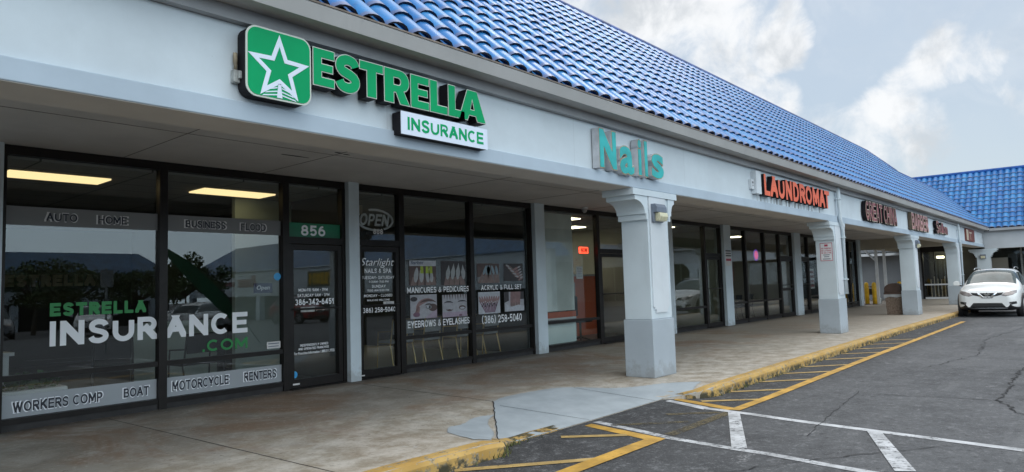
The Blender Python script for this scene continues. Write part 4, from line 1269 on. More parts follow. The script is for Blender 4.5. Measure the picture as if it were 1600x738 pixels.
o_, i_ = star(1.0, 0.42), star(0.66, 0.27)
dd = FW-0.1635
for k in range(10):
    a, b = o_[k], o_[(k+1) % 10]; c, d = i_[(k+1) % 10], i_[k]
    st.prism([a, b, c, d], fr, dd, FW-0.160)
st.build('star', M['sign_white'], em)
# little road running through the foot of the star
rd = MB()
foot_l, foot_r = o_[4], o_[6]
rd.prism([(cx-0.012, cz-0.13), (cx+0.012, cz-0.13), (cx+0.024, cz-0.245), (cx-0.024, cz-0.245)], fr, dd, FW-0.160)
for t0, w in ((0.170, 0.088), (0.200, 0.115), (0.228, 0.140)):
    rd.prism([(cx-w, cz-t0-0.010), (cx-0.02, cz-t0+0.012), (cx-0.02, cz-t0+0.002), (cx-w-0.012, cz-t0-0.022)], fr, dd-0.0004, FW-0.1602)
    rd.prism([(cx+w, cz-t0-0.010), (cx+0.02, cz-t0+0.012), (cx+0.02, cz-t0+0.002), (cx+w+0.012, cz-t0-0.022)], fr, dd-0.0004, FW-0.1602)
rd.build('road_mark', M['sign_white'], em)
# channel letters
cl = thing('channel_letter_sign', (4.3, FW, 3.1), 'row of thick green channel letters with pale rims and black sides beside the star emblem', 'sign')
for ch, a, b in (('E', 3.272, 3.492), ('S', 3.488, 3.765), ('T', 3.752, 4.025), ('R', 4.030, 4.345), ('E', 4.350, 4.592), ('L', 4.600, 4.840), ('L', 4.850, 5.090), ('A', 4.995, 5.410)):
    m = MB()
    za, zb = (3.12, 3.452) if ch != 'S' else (3.112, 3.460)
    if ch == 'S': stroke_text(m, 'S', a, b, za, zb, front(FW), 0.29, 0.125, 1, 0, 0.02)
    else: heavy(m, ch, a, b, za, zb, front(FW), 0.125, 1, 0, 0.0, 0.02)
    l = m.build('letter', [M['sign_side'], M['sign_rim']], cl)
    m = MB()
    if ch == 'S': stroke_text(m, 'S', a, b, za, zb, front(FW), 0.29, 0.004, 0, None, 0.1468, inset=0.0085)
    else: heavy(m, ch, a, b, za, zb, front(FW), 0.004, 0, None, 0.0085, 0.1455)
    m.build('letter_face', M['sign_green'], l)
# white box sign underneath
bs = thing('box_sign', (4.8, FW, 2.85), 'white box sign with green capital letters hung below the thick green channel letters', 'sign')
MB().box(4.225, 5.415, FW-0.145, FW-0.02, 2.848, 3.062).build('cabinet', M['sign_side'], bs)
MB().box(4.222, 5.418, FW-0.152, FW-0.145, 2.845, 3.065).build('face_panel', M['sign_white'], bs)
m = MB(); letters(m, 'INSURANCE', 4.30, 5.35, 2.893, 3.018, front(FW), depth=0.003, bold=0.03, w0=0.152)
m.build('lettering', M['sign_green'], bs)
# teal letters
nl = thing('channel_letter_sign', (8.4, FW, 2.9), 'four faded teal and gold trimmed channel letters with pale sides and a capital N', 'sign')
for ch, a, b, za, zb in (('N', 7.62, 8.045, 2.905, 3.445), ('a', 8.11, 8.50, 2.875, 3.285), ('i', 8.605, 8.715, 2.90, 3.435), ('l', 8.785, 8.885, 2.895, 3.435), ('s', 8.985, 9.36, 2.90, 3.285)):
    m = MB(); letters(m, ch, a, b, za, zb, front(FW), depth=0.11, bold=0.045, m_face=1, m_side=0, w0=0.015)
    l = m.build('letter', [M['nails_side'], M['nails_rim']], nl)
    m = MB(); letters(m, ch, a+0.010, b-0.010, za+0.012, zb-0.012, front(FW), depth=0.004, bold=0.03, w0=0.125)
    m.build('letter_face', M['teal'], l)
# orange letters on a white tray
lt = thing('channel_letter_sign', (15.4, FW, 3.0), 'orange capital letters with black sides and a white tray above the second column', 'sign')
MB().box(13.05, 13.30, FW-0.10, FW-0.002, 3.02, 3.46).build('power_tray', M['panel'], lt)
ed = [13.36, 13.80, 14.23, 14.68, 15.10, 15.57, 16.02, 16.42, 16.92, 17.28, 17.62]
wd = 4.10/10
xs = [('L', 13.40, 13.70), ('A', 13.72, 14.12), ('U', 14.16, 14.52), ('N', 14.59, 14.95), ('D', 15.03, 15.38), ('R', 15.44, 15.80), ('O', 15.83, 16.25), ('M', 16.31, 16.76), ('A', 16.79, 17.19), ('T', 17.17, 17.54)]
for ch, a, b in xs:
    m = MB(); letters(m, ch, a, b, 3.01, 3.43, front(FW), depth=0.10, bold=0.045, m_face=1, m_side=0, w0=0.02)
    l = m.build('letter', [M['sign_side'], M['orange']], lt)
# faded red letters
def red_sign(label, rows, za, zb, fmat='maroon', side_='sign_side', bold=0.04, depth=0.11):
    t = thing('channel_letter_sign', ((rows[0][1]+rows[-1][2])/2, FW, za), label, 'sign')
    for r in rows:
        ch, a, b = r[:3]; z0, z1 = (r[3], r[4]) if len(r) > 3 else (za, zb)
        m = MB(); letters(m, ch, a, b, z0, z1, front(FW), depth=depth, bold=bold, m_face=1, m_side=0, w0=0.02)
        l = m.build('letter', [M[side_], M['cream']], t)
        m = MB()
        if ch in SF: letters(m, ch, a, b, z0, z1, front(FW), depth=0.004, bold=bold, w0=depth+0.0225, inset=0.022)
        else: letters(m, ch, a+0.03, b-0.03, z0+0.03, z1-0.03, front(FW), depth=0.004, bold=bold*0.6, w0=depth+0.021)
        m.build('letter_face', M[fmat], l)
    return t
def spread(text, x0, x1, z0, z1, gap=0.06):
    wts = {'I': 0.45, 'M': 1.25, 'W': 1.3, ' ': 0.35}
    tot = sum(wts.get(c, 1.0) for c in text); w = (x1-x0)/tot; out = []; x = x0
    for c in text:
        cw = wts.get(c, 1.0)*w
        if c != ' ': out.append((c, x+gap/2*w, x+cw-gap/2*w, z0, z1))
        x += cw
    return out
red_sign('two words of tall faded maroon letters with black sides beside the first drainpipe', spread('GREAT CHINA', 20.75, 24.45, 2.91, 3.47), 2.91, 3.47)
red_sign('single word of tall faded maroon block letters with brown sides on the far fascia', spread('BARBER', 26.6, 29.45, 2.91, 3.50), 2.91, 3.50, 'maroon_b', 'bark')
red_sign('small dark red word with a large first letter beside the second drainpipe', [('S', 31.0, 31.55, 2.95, 3.46)] + [(c, 31.6+0.48*i, 31.6+0.48*i+0.42, 2.97, 3.30 if c not in 'l' else 3.42) for i, c in enumerate('alon')], 2.95, 3.46)
tb = thing('panel_sign', (40.1, FW, 2.9), 'small dark red picture panel with cream marks at the far end of the fascia', 'sign')
MB().box(38.8, 41.35, FW-0.08, FW-0.003, 2.91, 3.49).build('panel', M['brown_sign'], tb)
q = MB()
letters(q, 'T', 39.7, 40.4, 3.0, 3.36, front(FW), depth=0.004, bold=0.03, w0=0.08)
q.build('lettering', M['cream'], tb)
q = MB(); q.box(38.82, 39.4, FW-0.084, FW-0.080, 2.95, 3.45); q.build('picture_strip', M['cream'], tb)

# conduit box left of the emblem, outlet right of the teal letters
cb = thing('junction_box', (2.65, FW, 3.0), 'grey electrical junction box with a rusty conduit stub left of the star emblem', 'junction box')
MB().box(2.625, 2.69, FW-0.055, FW, 3.03, 3.13).build('box', M['galv'], cb, bevel=0.004)
MB().box(2.655, 2.70, FW-0.085, FW-0.055, 3.06, 3.12).build('cover', M['galv'], cb, bevel=0.004)
MB().tube([(2.652, FW-0.03, 3.13), (2.652, FW-0.03, 3.17), (2.650, FW-0.03, 3.20), (2.650, FW-0.03, 3.27)], [0.014, 0.014, 0.018, 0.016], 10).build('conduit', M['rust'], cb, smooth=True)
ob = thing('outlet_box', (13.1, FW, 3.1), 'small white outlet box with dark sockets left of the orange letters', 'outlet')
MB().box(12.92, 13.04, FW-0.06, FW, 3.10, 3.29).build('box', M['panel'], ob, bevel=0.006)
q = MB(); q.box(12.955, 13.005, FW-0.063, FW-0.06, 3.205, 3.245); q.box(12.965, 12.995, FW-0.063, FW-0.06, 3.155, 3.18); q.build('socket', M['black'], ob)

# wall lights on the columns
def wall_light(x, z, label, y=FY-0.002):
    t = thing('wall_light', (x, y, z), label, 'wall light', 'wall lights on the columns')
    b = MB()
    b.prism([(0, 0), (0, 0.27), (-0.07, 0.27), (-0.10, 0.22), (-0.10, 0.145), (-0.035, 0.14), (-0.035, 0)], lambda u, v, d: (d, y+u, z+v), x, x+0.30)
    b.build('housing', M['lamp_body'], t, bevel=0.004)
    b = MB().prism([(-0.036, 0.012), (-0.036, 0.139), (-0.115, 0.139), (-0.125, 0.08), (-0.095, 0.02)], lambda u, v, d: (d, y+u, z+v), x+0.055, x+0.295)
    b.build('lens', M['lamp_lens'], t, bevel=0.008)
    return t
wall_light(9.06, 2.265, 'grey wall light with cream lens on the nearest column')
wall_light(27.35, 2.30, 'grey wall light on the third column, above the brown bin')
# dome camera under the walkway ceiling
dc = thing('dome_camera', (12.72, -0.28, 3.05), 'small white dome camera hung under the walkway ceiling', 'camera')
MB().tube([(12.72, -0.28, 3.098), (12.72, -0.28, 3.06)], 0.075, 16).build('mount', M['white'], dc)
MB().tube([(12.72, -0.28, 3.06), (12.72, -0.28, 3.03), (12.72, -0.28, 3.0), (12.72, -0.28, 2.975)], [0.065, 0.06, 0.045, 0.015], 16).build('dome', M['grey_plastic'], dc, smooth=True)

# no-parking notice on the second column, facing the camera side
ns = thing('parking_notice', (18.08, -3.75, 1.8), 'white metal notice with a red border on the side of the second column', 'sign')
SX = 18.062+0.022
MB().box(SX-0.006, SX-0.001, -3.905, -3.615, 1.78, 2.23).build('plate', M['white'], ns)
q = MB()
for a, b, c, d in ((-3.905, -3.615, 2.215, 2.228), (-3.905, -3.615, 1.782, 1.795), (-3.905, -3.893, 1.795, 2.215), (-3.627, -3.615, 1.795, 2.215)): q.box(SX-0.008, SX-0.006, a, b, c, d)
q.build('border', M['sign_pink'], ns)
q = MB()
for body, v in (('NO PARKING', 2.09), ('NO LOITERING', 2.035), ('NO SOLICITING', 1.98)):
    letters(q, body, 3.645, 3.875, v-0.018, v+0.020, side(SX-0.0075), bold=0.03)
q.box(SX-0.0078, SX-0.0065, -3.80, -3.72, 2.14, 2.19)
q.build('lettering', M['sign_pink'], ns, fix=False)
q = MB()
for v, w in ((1.93, 0.075), (1.885, 0.06), (1.83, 0.09)): q.box(SX-0.0078, SX-0.0065, -3.76-w, -3.76+w, v-0.010, v+0.012)
q.build('small_print', M['grey_ink'], ns)
# notices on the third pilaster
pn = thing('hours_notice', (20.5, -0.14, 1.8), 'strip of black, pink and white notices on the pilaster beside the five-pane window', 'sign')
MB().box(20.40, 20.80, -0.146, -0.1405, 1.83, 2.31).build('plate', M['paper'], pn)
q = MB()
for z0, z1 in ((2.27, 2.31), (2.20, 2.23), (2.12, 2.16)): q.box(20.41, 20.79, -0.149, -0.146, z0, z1)
q.build('black_band', M['ink'], pn)
MB().box(20.42, 20.79, -0.149, -0.146, 1.98, 2.05).build('pink_band', M['sign_pink'], pn)

# ------------------------------------------------------------------ posters in the salon window
def poster(x0, x1, z0, z1, label, art, bg):
    t = thing('poster', ((x0+x1)/2, 0.01, z0), label, 'poster', 'posters in the nail salon window')
    MB().box(x0, x1, 0.0125, 0.0155, z0, z1).build('sheet', bg, t)
    W, H = x1-x0, z1-z0
    lay = {}
    for (mat, shape) in art:
        lay.setdefault(mat, []).append(shape)
    y = 0.0118
    for mat, shapes in lay.items():
        q = MB()
        for pts in shapes: q.quad(*[(x0+max(0, min(1, u))*W, y, z0+max(0, min(1, v))*H) for u, v in pts])
        q.build('print', PM[mat], t, fix=False); y -= 0.0007
    return t
PM = {k: plain('print_'+k, c, 0.5, 0.12, 14) for k, c in dict(skin=(0.20, 0.145, 0.135), pale=(0.33, 0.36, 0.37), nail=(0.36, 0.38, 0.40), lime=(0.34, 0.44, 0.05), dark=(0.035, 0.032, 0.036), brown=(0.085, 0.055, 0.052),
      white=(0.44, 0.47, 0.52), plum=(0.17, 0.09, 0.14), rose=(0.27, 0.17, 0.17), blue=(0.20, 0.29, 0.34), face=(0.36, 0.37, 0.41), lilac=(0.36, 0.30, 0.38), ink=(0.02, 0.02, 0.03), grey=(0.19, 0.20, 0.21), navy=(0.035, 0.05, 0.11)).items()}
def almond(cx, cy, w, h, ang=0.0, tip=0.35, n=12):
    p = []
    for k in range(n):
        t = 2*math.pi*k/n; u = math.cos(t)*w/2; v = math.sin(t)*h/2
        if v > 0: u *= 1 - tip*(v/(h/2))**1.5*1.6 if tip < 0.6 else 1 - v/(h/2)*0.92
        c, s_ = math.cos(ang), math.sin(ang)
        p.append((cx+u*c-v*s_, cy+u*s_+v*c))
    return p
def arc(cx, cy, rx, ry, a0, a1, th, n=10):
    o = [(cx+rx*math.cos(R(a0+(a1-a0)*k/n)), cy+ry*math.sin(R(a0+(a1-a0)*k/n))) for k in range(n+1)]
    i = [(cx+(rx-th*math.sin(math.pi*k/n))*math.cos(R(a0+(a1-a0)*k/n)), cy+(ry-th*math.sin(math.pi*k/n))*math.sin(R(a0+(a1-a0)*k/n))) for k in range(n, -1, -1)]
    return o+i
def ell(cx, cy, rx, ry, n=16): return [(cx+rx*math.cos(2*math.pi*k/n), cy+ry*math.sin(2*math.pi*k/n)) for k in range(n)]
def finger(x, y0, y1, w, lean): return [(x-w/2, y0), (x+w/2, y0), (x+w/2*0.9+lean, y1), (x+lean, y1+0.05), (x-w/2*0.9+lean, y1)]
A1 = [('brown', [(0, 0), (1, 0), (1, .78), (0, .78)]), ('dark', [(.34, 0), (.42, 0), (.50, .75), (.46, .75)]), ('dark', [(.58, 0), (.63, 0), (.64, .75), (.60, .75)])]
for x, l in ((.14, .12), (.42, .03), (.70, -.02), (.92, -.14)): A1 += [('skin', finger(x, 0, .32, .2, l*0.5)), ('nail', almond(x+l*0.9, .42, .17, .62, -l*0.9, .2))]
for x in (.46, .66, .80): A1 += [('lime', [(x-.06, .48), (x+.06, .48), (x+.05, .77), (x-.05, .77)])]
A1 += [('white', [(0, .78), (1, .78), (1, 1), (0, 1)])]
t = poster(7.835, 8.455, 1.455, 1.885, 'poster of four pale nails with lime tips under a white name strip', A1, M['ink'])
q = MB(); letters(q, 'Starlight', 7.86, 8.16, 1.80, 1.875, front(0.0065), bold=0.02, shear=0.35); q.build('lettering', PM['navy'], t, fix=False)
A2 = [('dark', [(0, 0), (1, 0), (1, 1), (0, 1)])]
for x, l, h in ((.24, .10, .72), (.45, .08, .80), (.66, .06, .82), (.90, -.04, .74)): A2 += [('skin', finger(x-.05, 0, .34, .2, l*0.6)), ('pale', almond(x+l*0.3, .22+h*0.44, .17, h*0.86, -l*1.3, 1.0))]
poster(8.585, 9.205, 1.445, 1.885, 'poster of four long pointed pale nails on a dark ground', A2, PM['brown'])
A3 = [('grey', [(0, 0), (1, 0), (1, .5), (0, .3)])]
for x, l in ((.10, .30), (.26, .25), (.40, .15), (.56, -.10), (.70, -.20), (.86, -.20), (.97, -.12)): A3 += [('skin', [(x-.08, 0), (x+.06, 0), (x+.05+l*.6, .55), (x-.05+l*.6, .55)]), ('blue', almond(x+l*.8, .66, .12, .5, -l, .2))]
poster(9.515, 10.14, 1.47, 1.845, 'poster of two hands with long blue grey nails pointing up', A3, PM['brown'])
A4 = []
for i in range(5): A4 += [('skin', almond(.28+.11*i, .80-.13*i, .15, .42, -2.1+.12*i, .2)), ('rose', almond(.62+.07*i, .70-.14*i, .13, .40, -1.0, .2)), ('nail', almond(.20+.12*i, .86-.15*i, .09, .22, -2.2+.1*i, .2)), ('nail', almond(.80+.03*i, .80-.15*i, .09, .2, -1.0, .2))]
poster(10.275, 10.855, 1.50, 1.85, 'poster of crossed fingers with pale pink nails on a dark ground', A4, PM['dark'])
A5 = [('lilac', [(.55, 0), (1, 0), (1, .4)]), ('rose', arc(.62, .42, .42, .42, 40, 200, .18)), ('rose', [(.18, .30), (.30, .52), (.36, .46), (.30, .08), (.16, .08)]), ('brown', arc(.66, .46, .38, .34, 30, 150, .10)), ('brown', ell(.84, .44, .17, .16)), ('plum', ell(.22, .17, .13, .10)), ('dark', ell(.13, .82, .13, .10)), ('dark', arc(.68, .50, .16, .12, 20, 170, .06)), ('grey', ell(.68, .46, .12, .08)), ('white', ell(.65, .48, .05, .05)), ('ink', ell(.71, .46, .035, .05)), ('ink', ell(.14, .80, .04, .04))]
poster(7.845, 8.46, 0.885, 1.295, 'poster of a close face turned sideways with a brown shaded eyelid', A5, PM['face'])
A6 = [('lilac', [(0, 0), (1, 0), (1, .22), (0, .22)]), ('ink', arc(.24, .52, .22, .20, 25, 150, .07)), ('ink', arc(.80, .54, .24, .20, 30, 150, .07)), ('brown', arc(.28, .40, .16, .14, 200, 330, .10)), ('brown', ell(.80, .40, .14, .10)), ('white', ell(.80, .38, .10, .05)), ('ink', ell(.80, .39, .045, .06)), ('plum', ell(.72, .06, .07, .05))]
for k in range(9): A6.append(('brown', [(.05+.11*k, 1), (.10+.11*k, 1), (.085+.11*k, .80-.05*(k % 3))]))
poster(8.595, 9.215, 0.875, 1.275, 'poster of a face with one eye winking and dark brows', A6, PM['face'])
A7 = []
for k in range(9):
    a = (k-4)*0.22
    A7 += [('plum', [(.5+.05*(k-4), .05), (.54+.05*(k-4), .05), (.52+.105*(k-4), .62), (.44+.105*(k-4), .62)]), ('rose', almond(.5+.10*(k-4), .64, .10, .36, -a*0.4, .2)), ('white', ell(.5+.09*(k-4), .50+.03*(k % 3), .022, .03)), ('dark', ell(.48+.08*(k-4), .36+.08*(k % 2), .03, .05))]
poster(9.525, 10.14, 0.885, 1.30, 'poster of a fan of plum and pink nails on a white ground', A7, PM['white'])
A8 = [('dark', [(0, .45), (.22, .55), (.22, 1), (0, 1)]), ('dark', [(.80, .6), (1, .6), (1, 1), (.80, 1)])]
for x, l in ((.36, .02), (.48, .0), (.62, -.02), (.74, .02)): A8 += [('rose', [(x-.08, .30), (x+.05, .24), (x+.09, 1), (x-.05, 1)]), ('skin', almond(x-.01, .35, .10, .22, 3.1, .2))]
A8 += [('white', [(0, 0), (1, 0), (1, .25), (.7, .32), (.3, .22), (0, .45)])]
poster(10.27, 10.865, 0.90, 1.285, 'poster of pink feet resting on a white towel', A8, PM['face'])

# open sign in the salon transom
os_ = thing('open_sign', (7.18, 0.1, 2.3), 'unlit oval open sign hung behind the transom of the nail salon door', 'sign')
q = MB()
def ring(cx, cz, rx, rz, th, y, n=40, a0=0, a1=360):
    for k in range(n):
        t0, t1 = R(a0+(a1-a0)*k/n), R(a0+(a1-a0)*(k+1)/n)
        q.prism([(cx+rx*math.cos(t0), cz+rz*math.sin(t0)), (cx+rx*math.cos(t1), cz+rz*math.sin(t1)), (cx+(rx-th)*math.cos(t1), cz+(rz-th)*math.sin(t1)), (cx+(rx-th)*math.cos(t0), cz+(rz-th)*math.sin(t0))], fr, y, y+0.02, caps=True)
ring(7.175, 2.55, 0.385, 0.185, 0.035, 0.07, a0=-60, a1=110); ring(7.175, 2.55, 0.385, 0.185, 0.035, 0.07, a0=150, a1=285)
letters(q, 'OPEN', 6.87, 7.46, 2.45, 2.65, front(0.09), depth=0.02, bold=0.03, shear=0.2)
q.build('tube', M['vinyl_white'], os_)
MB().box(7.0, 7.35, 0.095, 0.115, 2.30, 2.36).build('transformer', M['black'], os_)
q = MB(); letters(q, '868', 7.08, 7.28, 2.31, 2.40, front(0.008), bold=0.04)
q.build('lettering', M['paper'], D2, fix=False)
MB().box(7.02, 7.32, 0.6, 0.62, 2.70, 2.86).build('ceiling_grille', M['cream'], B)
# small blue open board in the office window
bo = thing('open_board', (5.1, 0.06, 1.4), 'small dark blue open board hung inside the office window', 'sign')
MB().box(5.02, 5.30, 0.05, 0.065, 1.40, 1.54).build('board', PM['navy'], bo)
q = MB(); letters(q, 'Open', 5.06, 5.26, 1.43, 1.51, front(0.0485), bold=0.02, shear=0.2); q.build('lettering', M['vinyl_white'], bo, fix=False)
# lit red sign and papers in the third shop
rs = thing('lit_sign', (13.2, 0.1, 2.1), 'small lit red sign hung inside the window left of the nearest column', 'sign')
MB().box(13.02, 13.36, 0.10, 0.13, 2.10, 2.25).build('case', M['neon_red'], rs)
q = MB(); letters(q, 'NOW', 13.07, 13.31, 2.125, 2.225, front(0.098), bold=0.05); q.build('lettering', plain('dim_red', (0.25, 0.02, 0.01), 0.5), rs, fix=False)
hp = thing('hanging_notice', (12.9, 0.05, 1.5), 'white sheet of small print taped inside the window below the lit red sign', 'notice')
MB().box(12.78, 13.02, 0.045, 0.05, 1.52, 1.80).build('sheet', M['paper'], hp)
q = MB()
for k in range(6): q.box(12.81, 12.99, 0.0432, 0.0445, 1.56+0.038*k, 1.572+0.038*k)
q.build('small_print', M['grey_ink'], hp)
# round pink neon
pk = thing('neon_sign', (24.9, 0.7, 2.2), 'round pink and violet neon sign glowing inside the five-pane window', 'sign')
q = MB(); q.disc((24.95, 0.7, 2.27), (0, -1, 0), 0.15, thick=0.03); q.build('glow_disc', M['neon_pink'], pk)
q = MB(); ring(24.95, 2.27, 0.21, 0.21, 0.05, 0.68, 28); q.build('ring', M['neon_violet'], pk)
# ------------------------------------------------------------------ the cross wing at the far end
WX = 45.05
wing = thing('cross_wing', (WX, -4, 0), 'cross wing with a bright blue barrel tile roof at the far end', 'building')
WY0, WY1 = -36.0, -3.94
MB().box(WX+0.04, WX+0.4, WY0, WY1, 2.85, 3.515).build('fascia', M['wing_fascia'], wing)
MB().box(WX, WX+0.5, WY0, -3.985, 2.66, 2.848).build('beam', M['wing_fascia'], wing)
MB().box(WX+0.01, WX+0.42, WY0, WY1, 3.518, 3.60).build('frieze', M['frieze'], wing)
MB().box(WX-0.24, WX+0.42, WY0, -4.27, 3.60, 3.735).build('gutter', M['frieze'], wing)
MB().box(WX+0.5, 49.2, WY0, 14, 3.0, 3.08).build('soffit', M['under'], wing)
def Pw(u, s, n): return (WX-0.22 + s*Q - n*Q, -u, EZ + s*Q + n*Q)
def clip_wing(u, s):
    # u = -y ; stop where the long roof's slope takes over
    y = -u
    return s < S_RIDGE+0.05 and (y < EY + s*Q + 0.05 or (s > 3.0 and y < 1.2))
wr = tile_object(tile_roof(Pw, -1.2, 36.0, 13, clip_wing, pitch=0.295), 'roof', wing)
mb = MB()
mb.quad((WX-0.22, EY, EZ-0.02), (WX-0.22, WY0, EZ-0.02), (WX-0.22+S_RIDGE*Q, WY0, EZ+S_RIDGE*Q-0.02), (WX-0.22+S_RIDGE*Q, EY+S_RIDGE*Q, EZ+S_RIDGE*Q-0.02))
h0 = 3.0*Q
mb.quad((WX-0.22+h0, EY+h0, EZ+h0-0.02), (WX-0.22+S_RIDGE*Q, EY+S_RIDGE*Q, EZ+S_RIDGE*Q-0.02), (WX-0.22+S_RIDGE*Q, 1.4, EZ+S_RIDGE*Q-0.02), (WX-0.22+h0, 1.4, EZ+h0-0.02))
mb.build('roof_deck', M['underlay'], wr)
MB().tube([(WX-0.16+S_RIDGE*Q, 1.4, EZ+S_RIDGE*Q+0.10), (WX-0.16+S_RIDGE*Q, WY0, EZ+S_RIDGE*Q+0.10)], 0.10, 8).build('ridge_cap', plain('ridge_blue', (0.03, 0.12, 0.42), 0.3, 0.2, 4), wr, smooth=True)
# wall lines of the wing
mb = MB().box(49.2, 49.4, WY0, 14, 0, 3.9)
mb.build('back_wall', M['in_dark'], wing)
mb = MB()
mb.box(45.0, 45.2, -0.95, 14, 0, 3.0)
mb.build('grey_side_wall', M['greywall'], wing)
# glazed corner shop at the inside corner
f = MB()
f.box(44.95, 45.08, -2.30, -0.95, 2.62, 2.999); f.box(44.93, 45.08, -2.36, -2.22, 0, 2.62, 1); f.box(44.95, 45.08, -1.05, -0.95, 0, 2.62)
f.box(44.94, 45.06, -2.22, -1.05, 0.76, 0.84, 1); f.box(44.94, 45.06, -2.22, -1.05, 0.0, 0.10, 1); f.box(44.96, 45.06, -1.62, -1.57, 0.84, 2.62)
cw = f.build('corner_window', [M['frame'], M['white']], wing)
MB().box(45.0, 45.01, -2.22, -1.05, 0.10, 2.62).build('pane', M['glass'], cw)
MB().box(47.5, 47.6, -3.2, -0.9, 0, 3.0).build('interior_back_wall', M['in_dark'], wing)
q = MB(); q.box(46.6, 47.2, -1.75, -1.45, 2.30, 2.42); q.box(46.4, 47.0, -2.25, -2.0, 2.36, 2.46); q.build('ceiling_light', M['lightpanel_w'], wing)
q = MB()
for k in range(6): q.box(45.5, 45.54, -2.15+0.17*k, -2.11+0.17*k, 0.1, 1.15+0.1*math.sin(k*2))
q.build('chair_backs', M['cream'], wing)
# corner pier and the others of the wing: same design, turned to face the lot
def wing_column(yc):
    # built straight, facing -x
    x0, x1, y0, y1 = WX, WX+0.49, yc-0.655, yc
    c = MB().box(x0+0.02, x1-0.02, y0+0.02, y1-0.02, 0.842, 2.56).build('column', M['column'], wing, bevel=0.006)
    MB().box(x0, x1, y0, y1, 0, 0.84).build('plinth', M['plinth'], c, bevel=0.01)
    k = MB().box(x0-0.012, x1+0.02, y0-0.33, y1+0.33, 2.562, 2.654)
    fy = lambda u, v, d: (d, u, v)
    for sgn, base in ((-1, y0+0.02), (1, y1-0.02)):
        s = lambda d: base+sgn*d
        pts = [(s(0), 2.22), (s(0.055), 2.22), (s(0.055), 2.305), (s(0.09), 2.305)]
        for q_ in range(9):
            t = math.pi/2*q_/8; pts.append((s(0.09+0.21*(1-math.cos(t))), 2.32+0.175*math.sin(t)))
        pts += [(s(0.30), 2.562), (s(0), 2.562)]
        k.prism(pts, fy, x0+0.004, x1-0.004)
    k.build('capital', M['column'], c)
for k in range(4): wing_column(-3.57 - 9.1*k)
t = thing('wall_light', (WX, -3.9, 2.2), 'small grey wall light on the corner column of the cross wing', 'wall light', 'wall lights on the columns')
MB().box(WX-0.10, WX, -4.02, -3.76, 2.13, 2.36).build('housing', M['lamp_body'], t, bevel=0.01)
MB().box(WX-0.115, WX-0.10, -3.99, -3.79, 2.15, 2.28).build('lens', M['lamp_lens'], t)
q = MB()
for y in (-5.3, -8, -10.7, -13.5, -16, -19, -22, -25): q.box(48.95, 49.05, y, y+0.08, 0, 3.0)
q.build('storefront_mullion', M['galv'], wing)
MB().box(48.98, 49.0, WY0, -2.4, 0.1, 2.9).build('pane', M['glass'], wing)
MB().box(48.0, 48.15, -4.7, -3.0, 1.0, 2.2).build('notice_board', M['in_wall'], wing)

# ------------------------------------------------------------------ covered way between the two buildings
pw = thing('passage_canopy', (38, 0, 2.6), 'tan and white post and beam canopy over the gap between the two buildings', 'canopy')
MB().box(35.80, 36.15, -3.48, 0.15, 2.62, 3.095).build('tan_beam', M['tan'], pw)
MB().box(36.15, 44.9, -0.05, 0.15, 2.72, 3.095).build('rear_beam', M['tan'], pw)
q = MB()
for x, y in ((37.90, -0.28), (38.75, -0.45)):
    q.box(x-0.06, x+0.06, y-0.06, y+0.06, 0, 2.72)
q.tube([(37.9, -0.28, 2.1), (37.9, 0.25, 2.7)], 0.05, 6)
q.build('post', M['white'], pw)
q = MB().box(43.9, 44.2, -0.9, 6.0, 2.52, 2.66); q.build('white_beam', M['white'], pw)
MB().box(44.2, 44.99, -0.9, 6.0, 2.66, 2.74).build('roof_board', M['in_dark'], pw)

# bollards
bol = thing('bollard', (37.30, 0.10, 0), 'yellow bollard with rounded top, leftmost beside the shop end wall', 'bollard', 'yellow bollards in the gap')
MB().tube([(37.3, 0.1, 0), (37.3, 0.1, 0.98), (37.3, 0.1, 1.04), (37.3, 0.1, 1.08)], [0.10, 0.10, 0.08, 0.03], 16).build('post', M['bollard'], bol, smooth=True)
MB().tube([(37.3, 0.1, 0), (37.3, 0.1, 0.03)], 0.14, 16).build('base_ring', M['pebble'], bol)
for x, y, lab in ((37.22, -0.26, 'yellow bollard second from the shop end wall, nearest the white post'), (38.6, -1.42, 'yellow bollard mostly hidden behind the bin, touching the third column in view'), (38.9, -1.02, 'pale topped bollard peeping over the hood of the brown bin')):
    c = copy_tree(bol); c.location = (x, y, 0); c['label'] = lab
# meter pipework between the bollards
gm = thing('utility_meter', (38.3, 0.35, 0), 'dark and grey utility pipes and meter standing behind the yellow bollards', 'meter')
q = MB()
q.tube([(38.2, 0.30, 0), (38.2, 0.30, 0.85), (38.2, 0.05, 0.85), (38.2, -0.05, 0.80), (38.2, -0.05, 0)], 0.05, 8)
q.box(38.1, 38.3, 0.05, 0.25, 0.45, 0.75)
q.build('pipework', M['black'], gm)
MB().tube([(38.1, -0.1, 0.2), (38.1, -0.35, 0.12)], [0.12, 0.14], 12).build('meter_body', M['galv'], gm)

# ------------------------------------------------------------------ bin
bn = thing('litter_bin', (27.72, -3.23, 0), 'square brown pebble litter bin with a domed hood beside the third column', 'litter bin')
bx, by = 27.62, -3.20
q = MB()
def taper(mb, cx, cy, h0, h1, w0, w1, m=0):
    p = [(cx-w0, cy-w0, h0), (cx+w0, cy-w0, h0), (cx+w0, cy+w0, h0), (cx-w0, cy+w0, h0), (cx-w1, cy-w1, h1), (cx+w1, cy-w1, h1), (cx+w1, cy+w1, h1), (cx-w1, cy+w1, h1)]
    b = len(mb.v); mb.v += p
    for f_ in ((0,3,2,1),(4,5,6,7),(0,1,5,4),(1,2,6,5),(2,3,7,6),(3,0,4,7)): mb.f.append(tuple(b+i for i in f_)); mb.mi.append(m)
taper(q, bx, by, 0.0, 0.70, 0.25, 0.285)
q.build('body', M['pebble'], bn, bevel=0.015)
q = MB(); taper(q, bx, by, 0.70, 0.78, 0.31, 0.31); q.build('rim', M['hood'], bn, bevel=0.012)
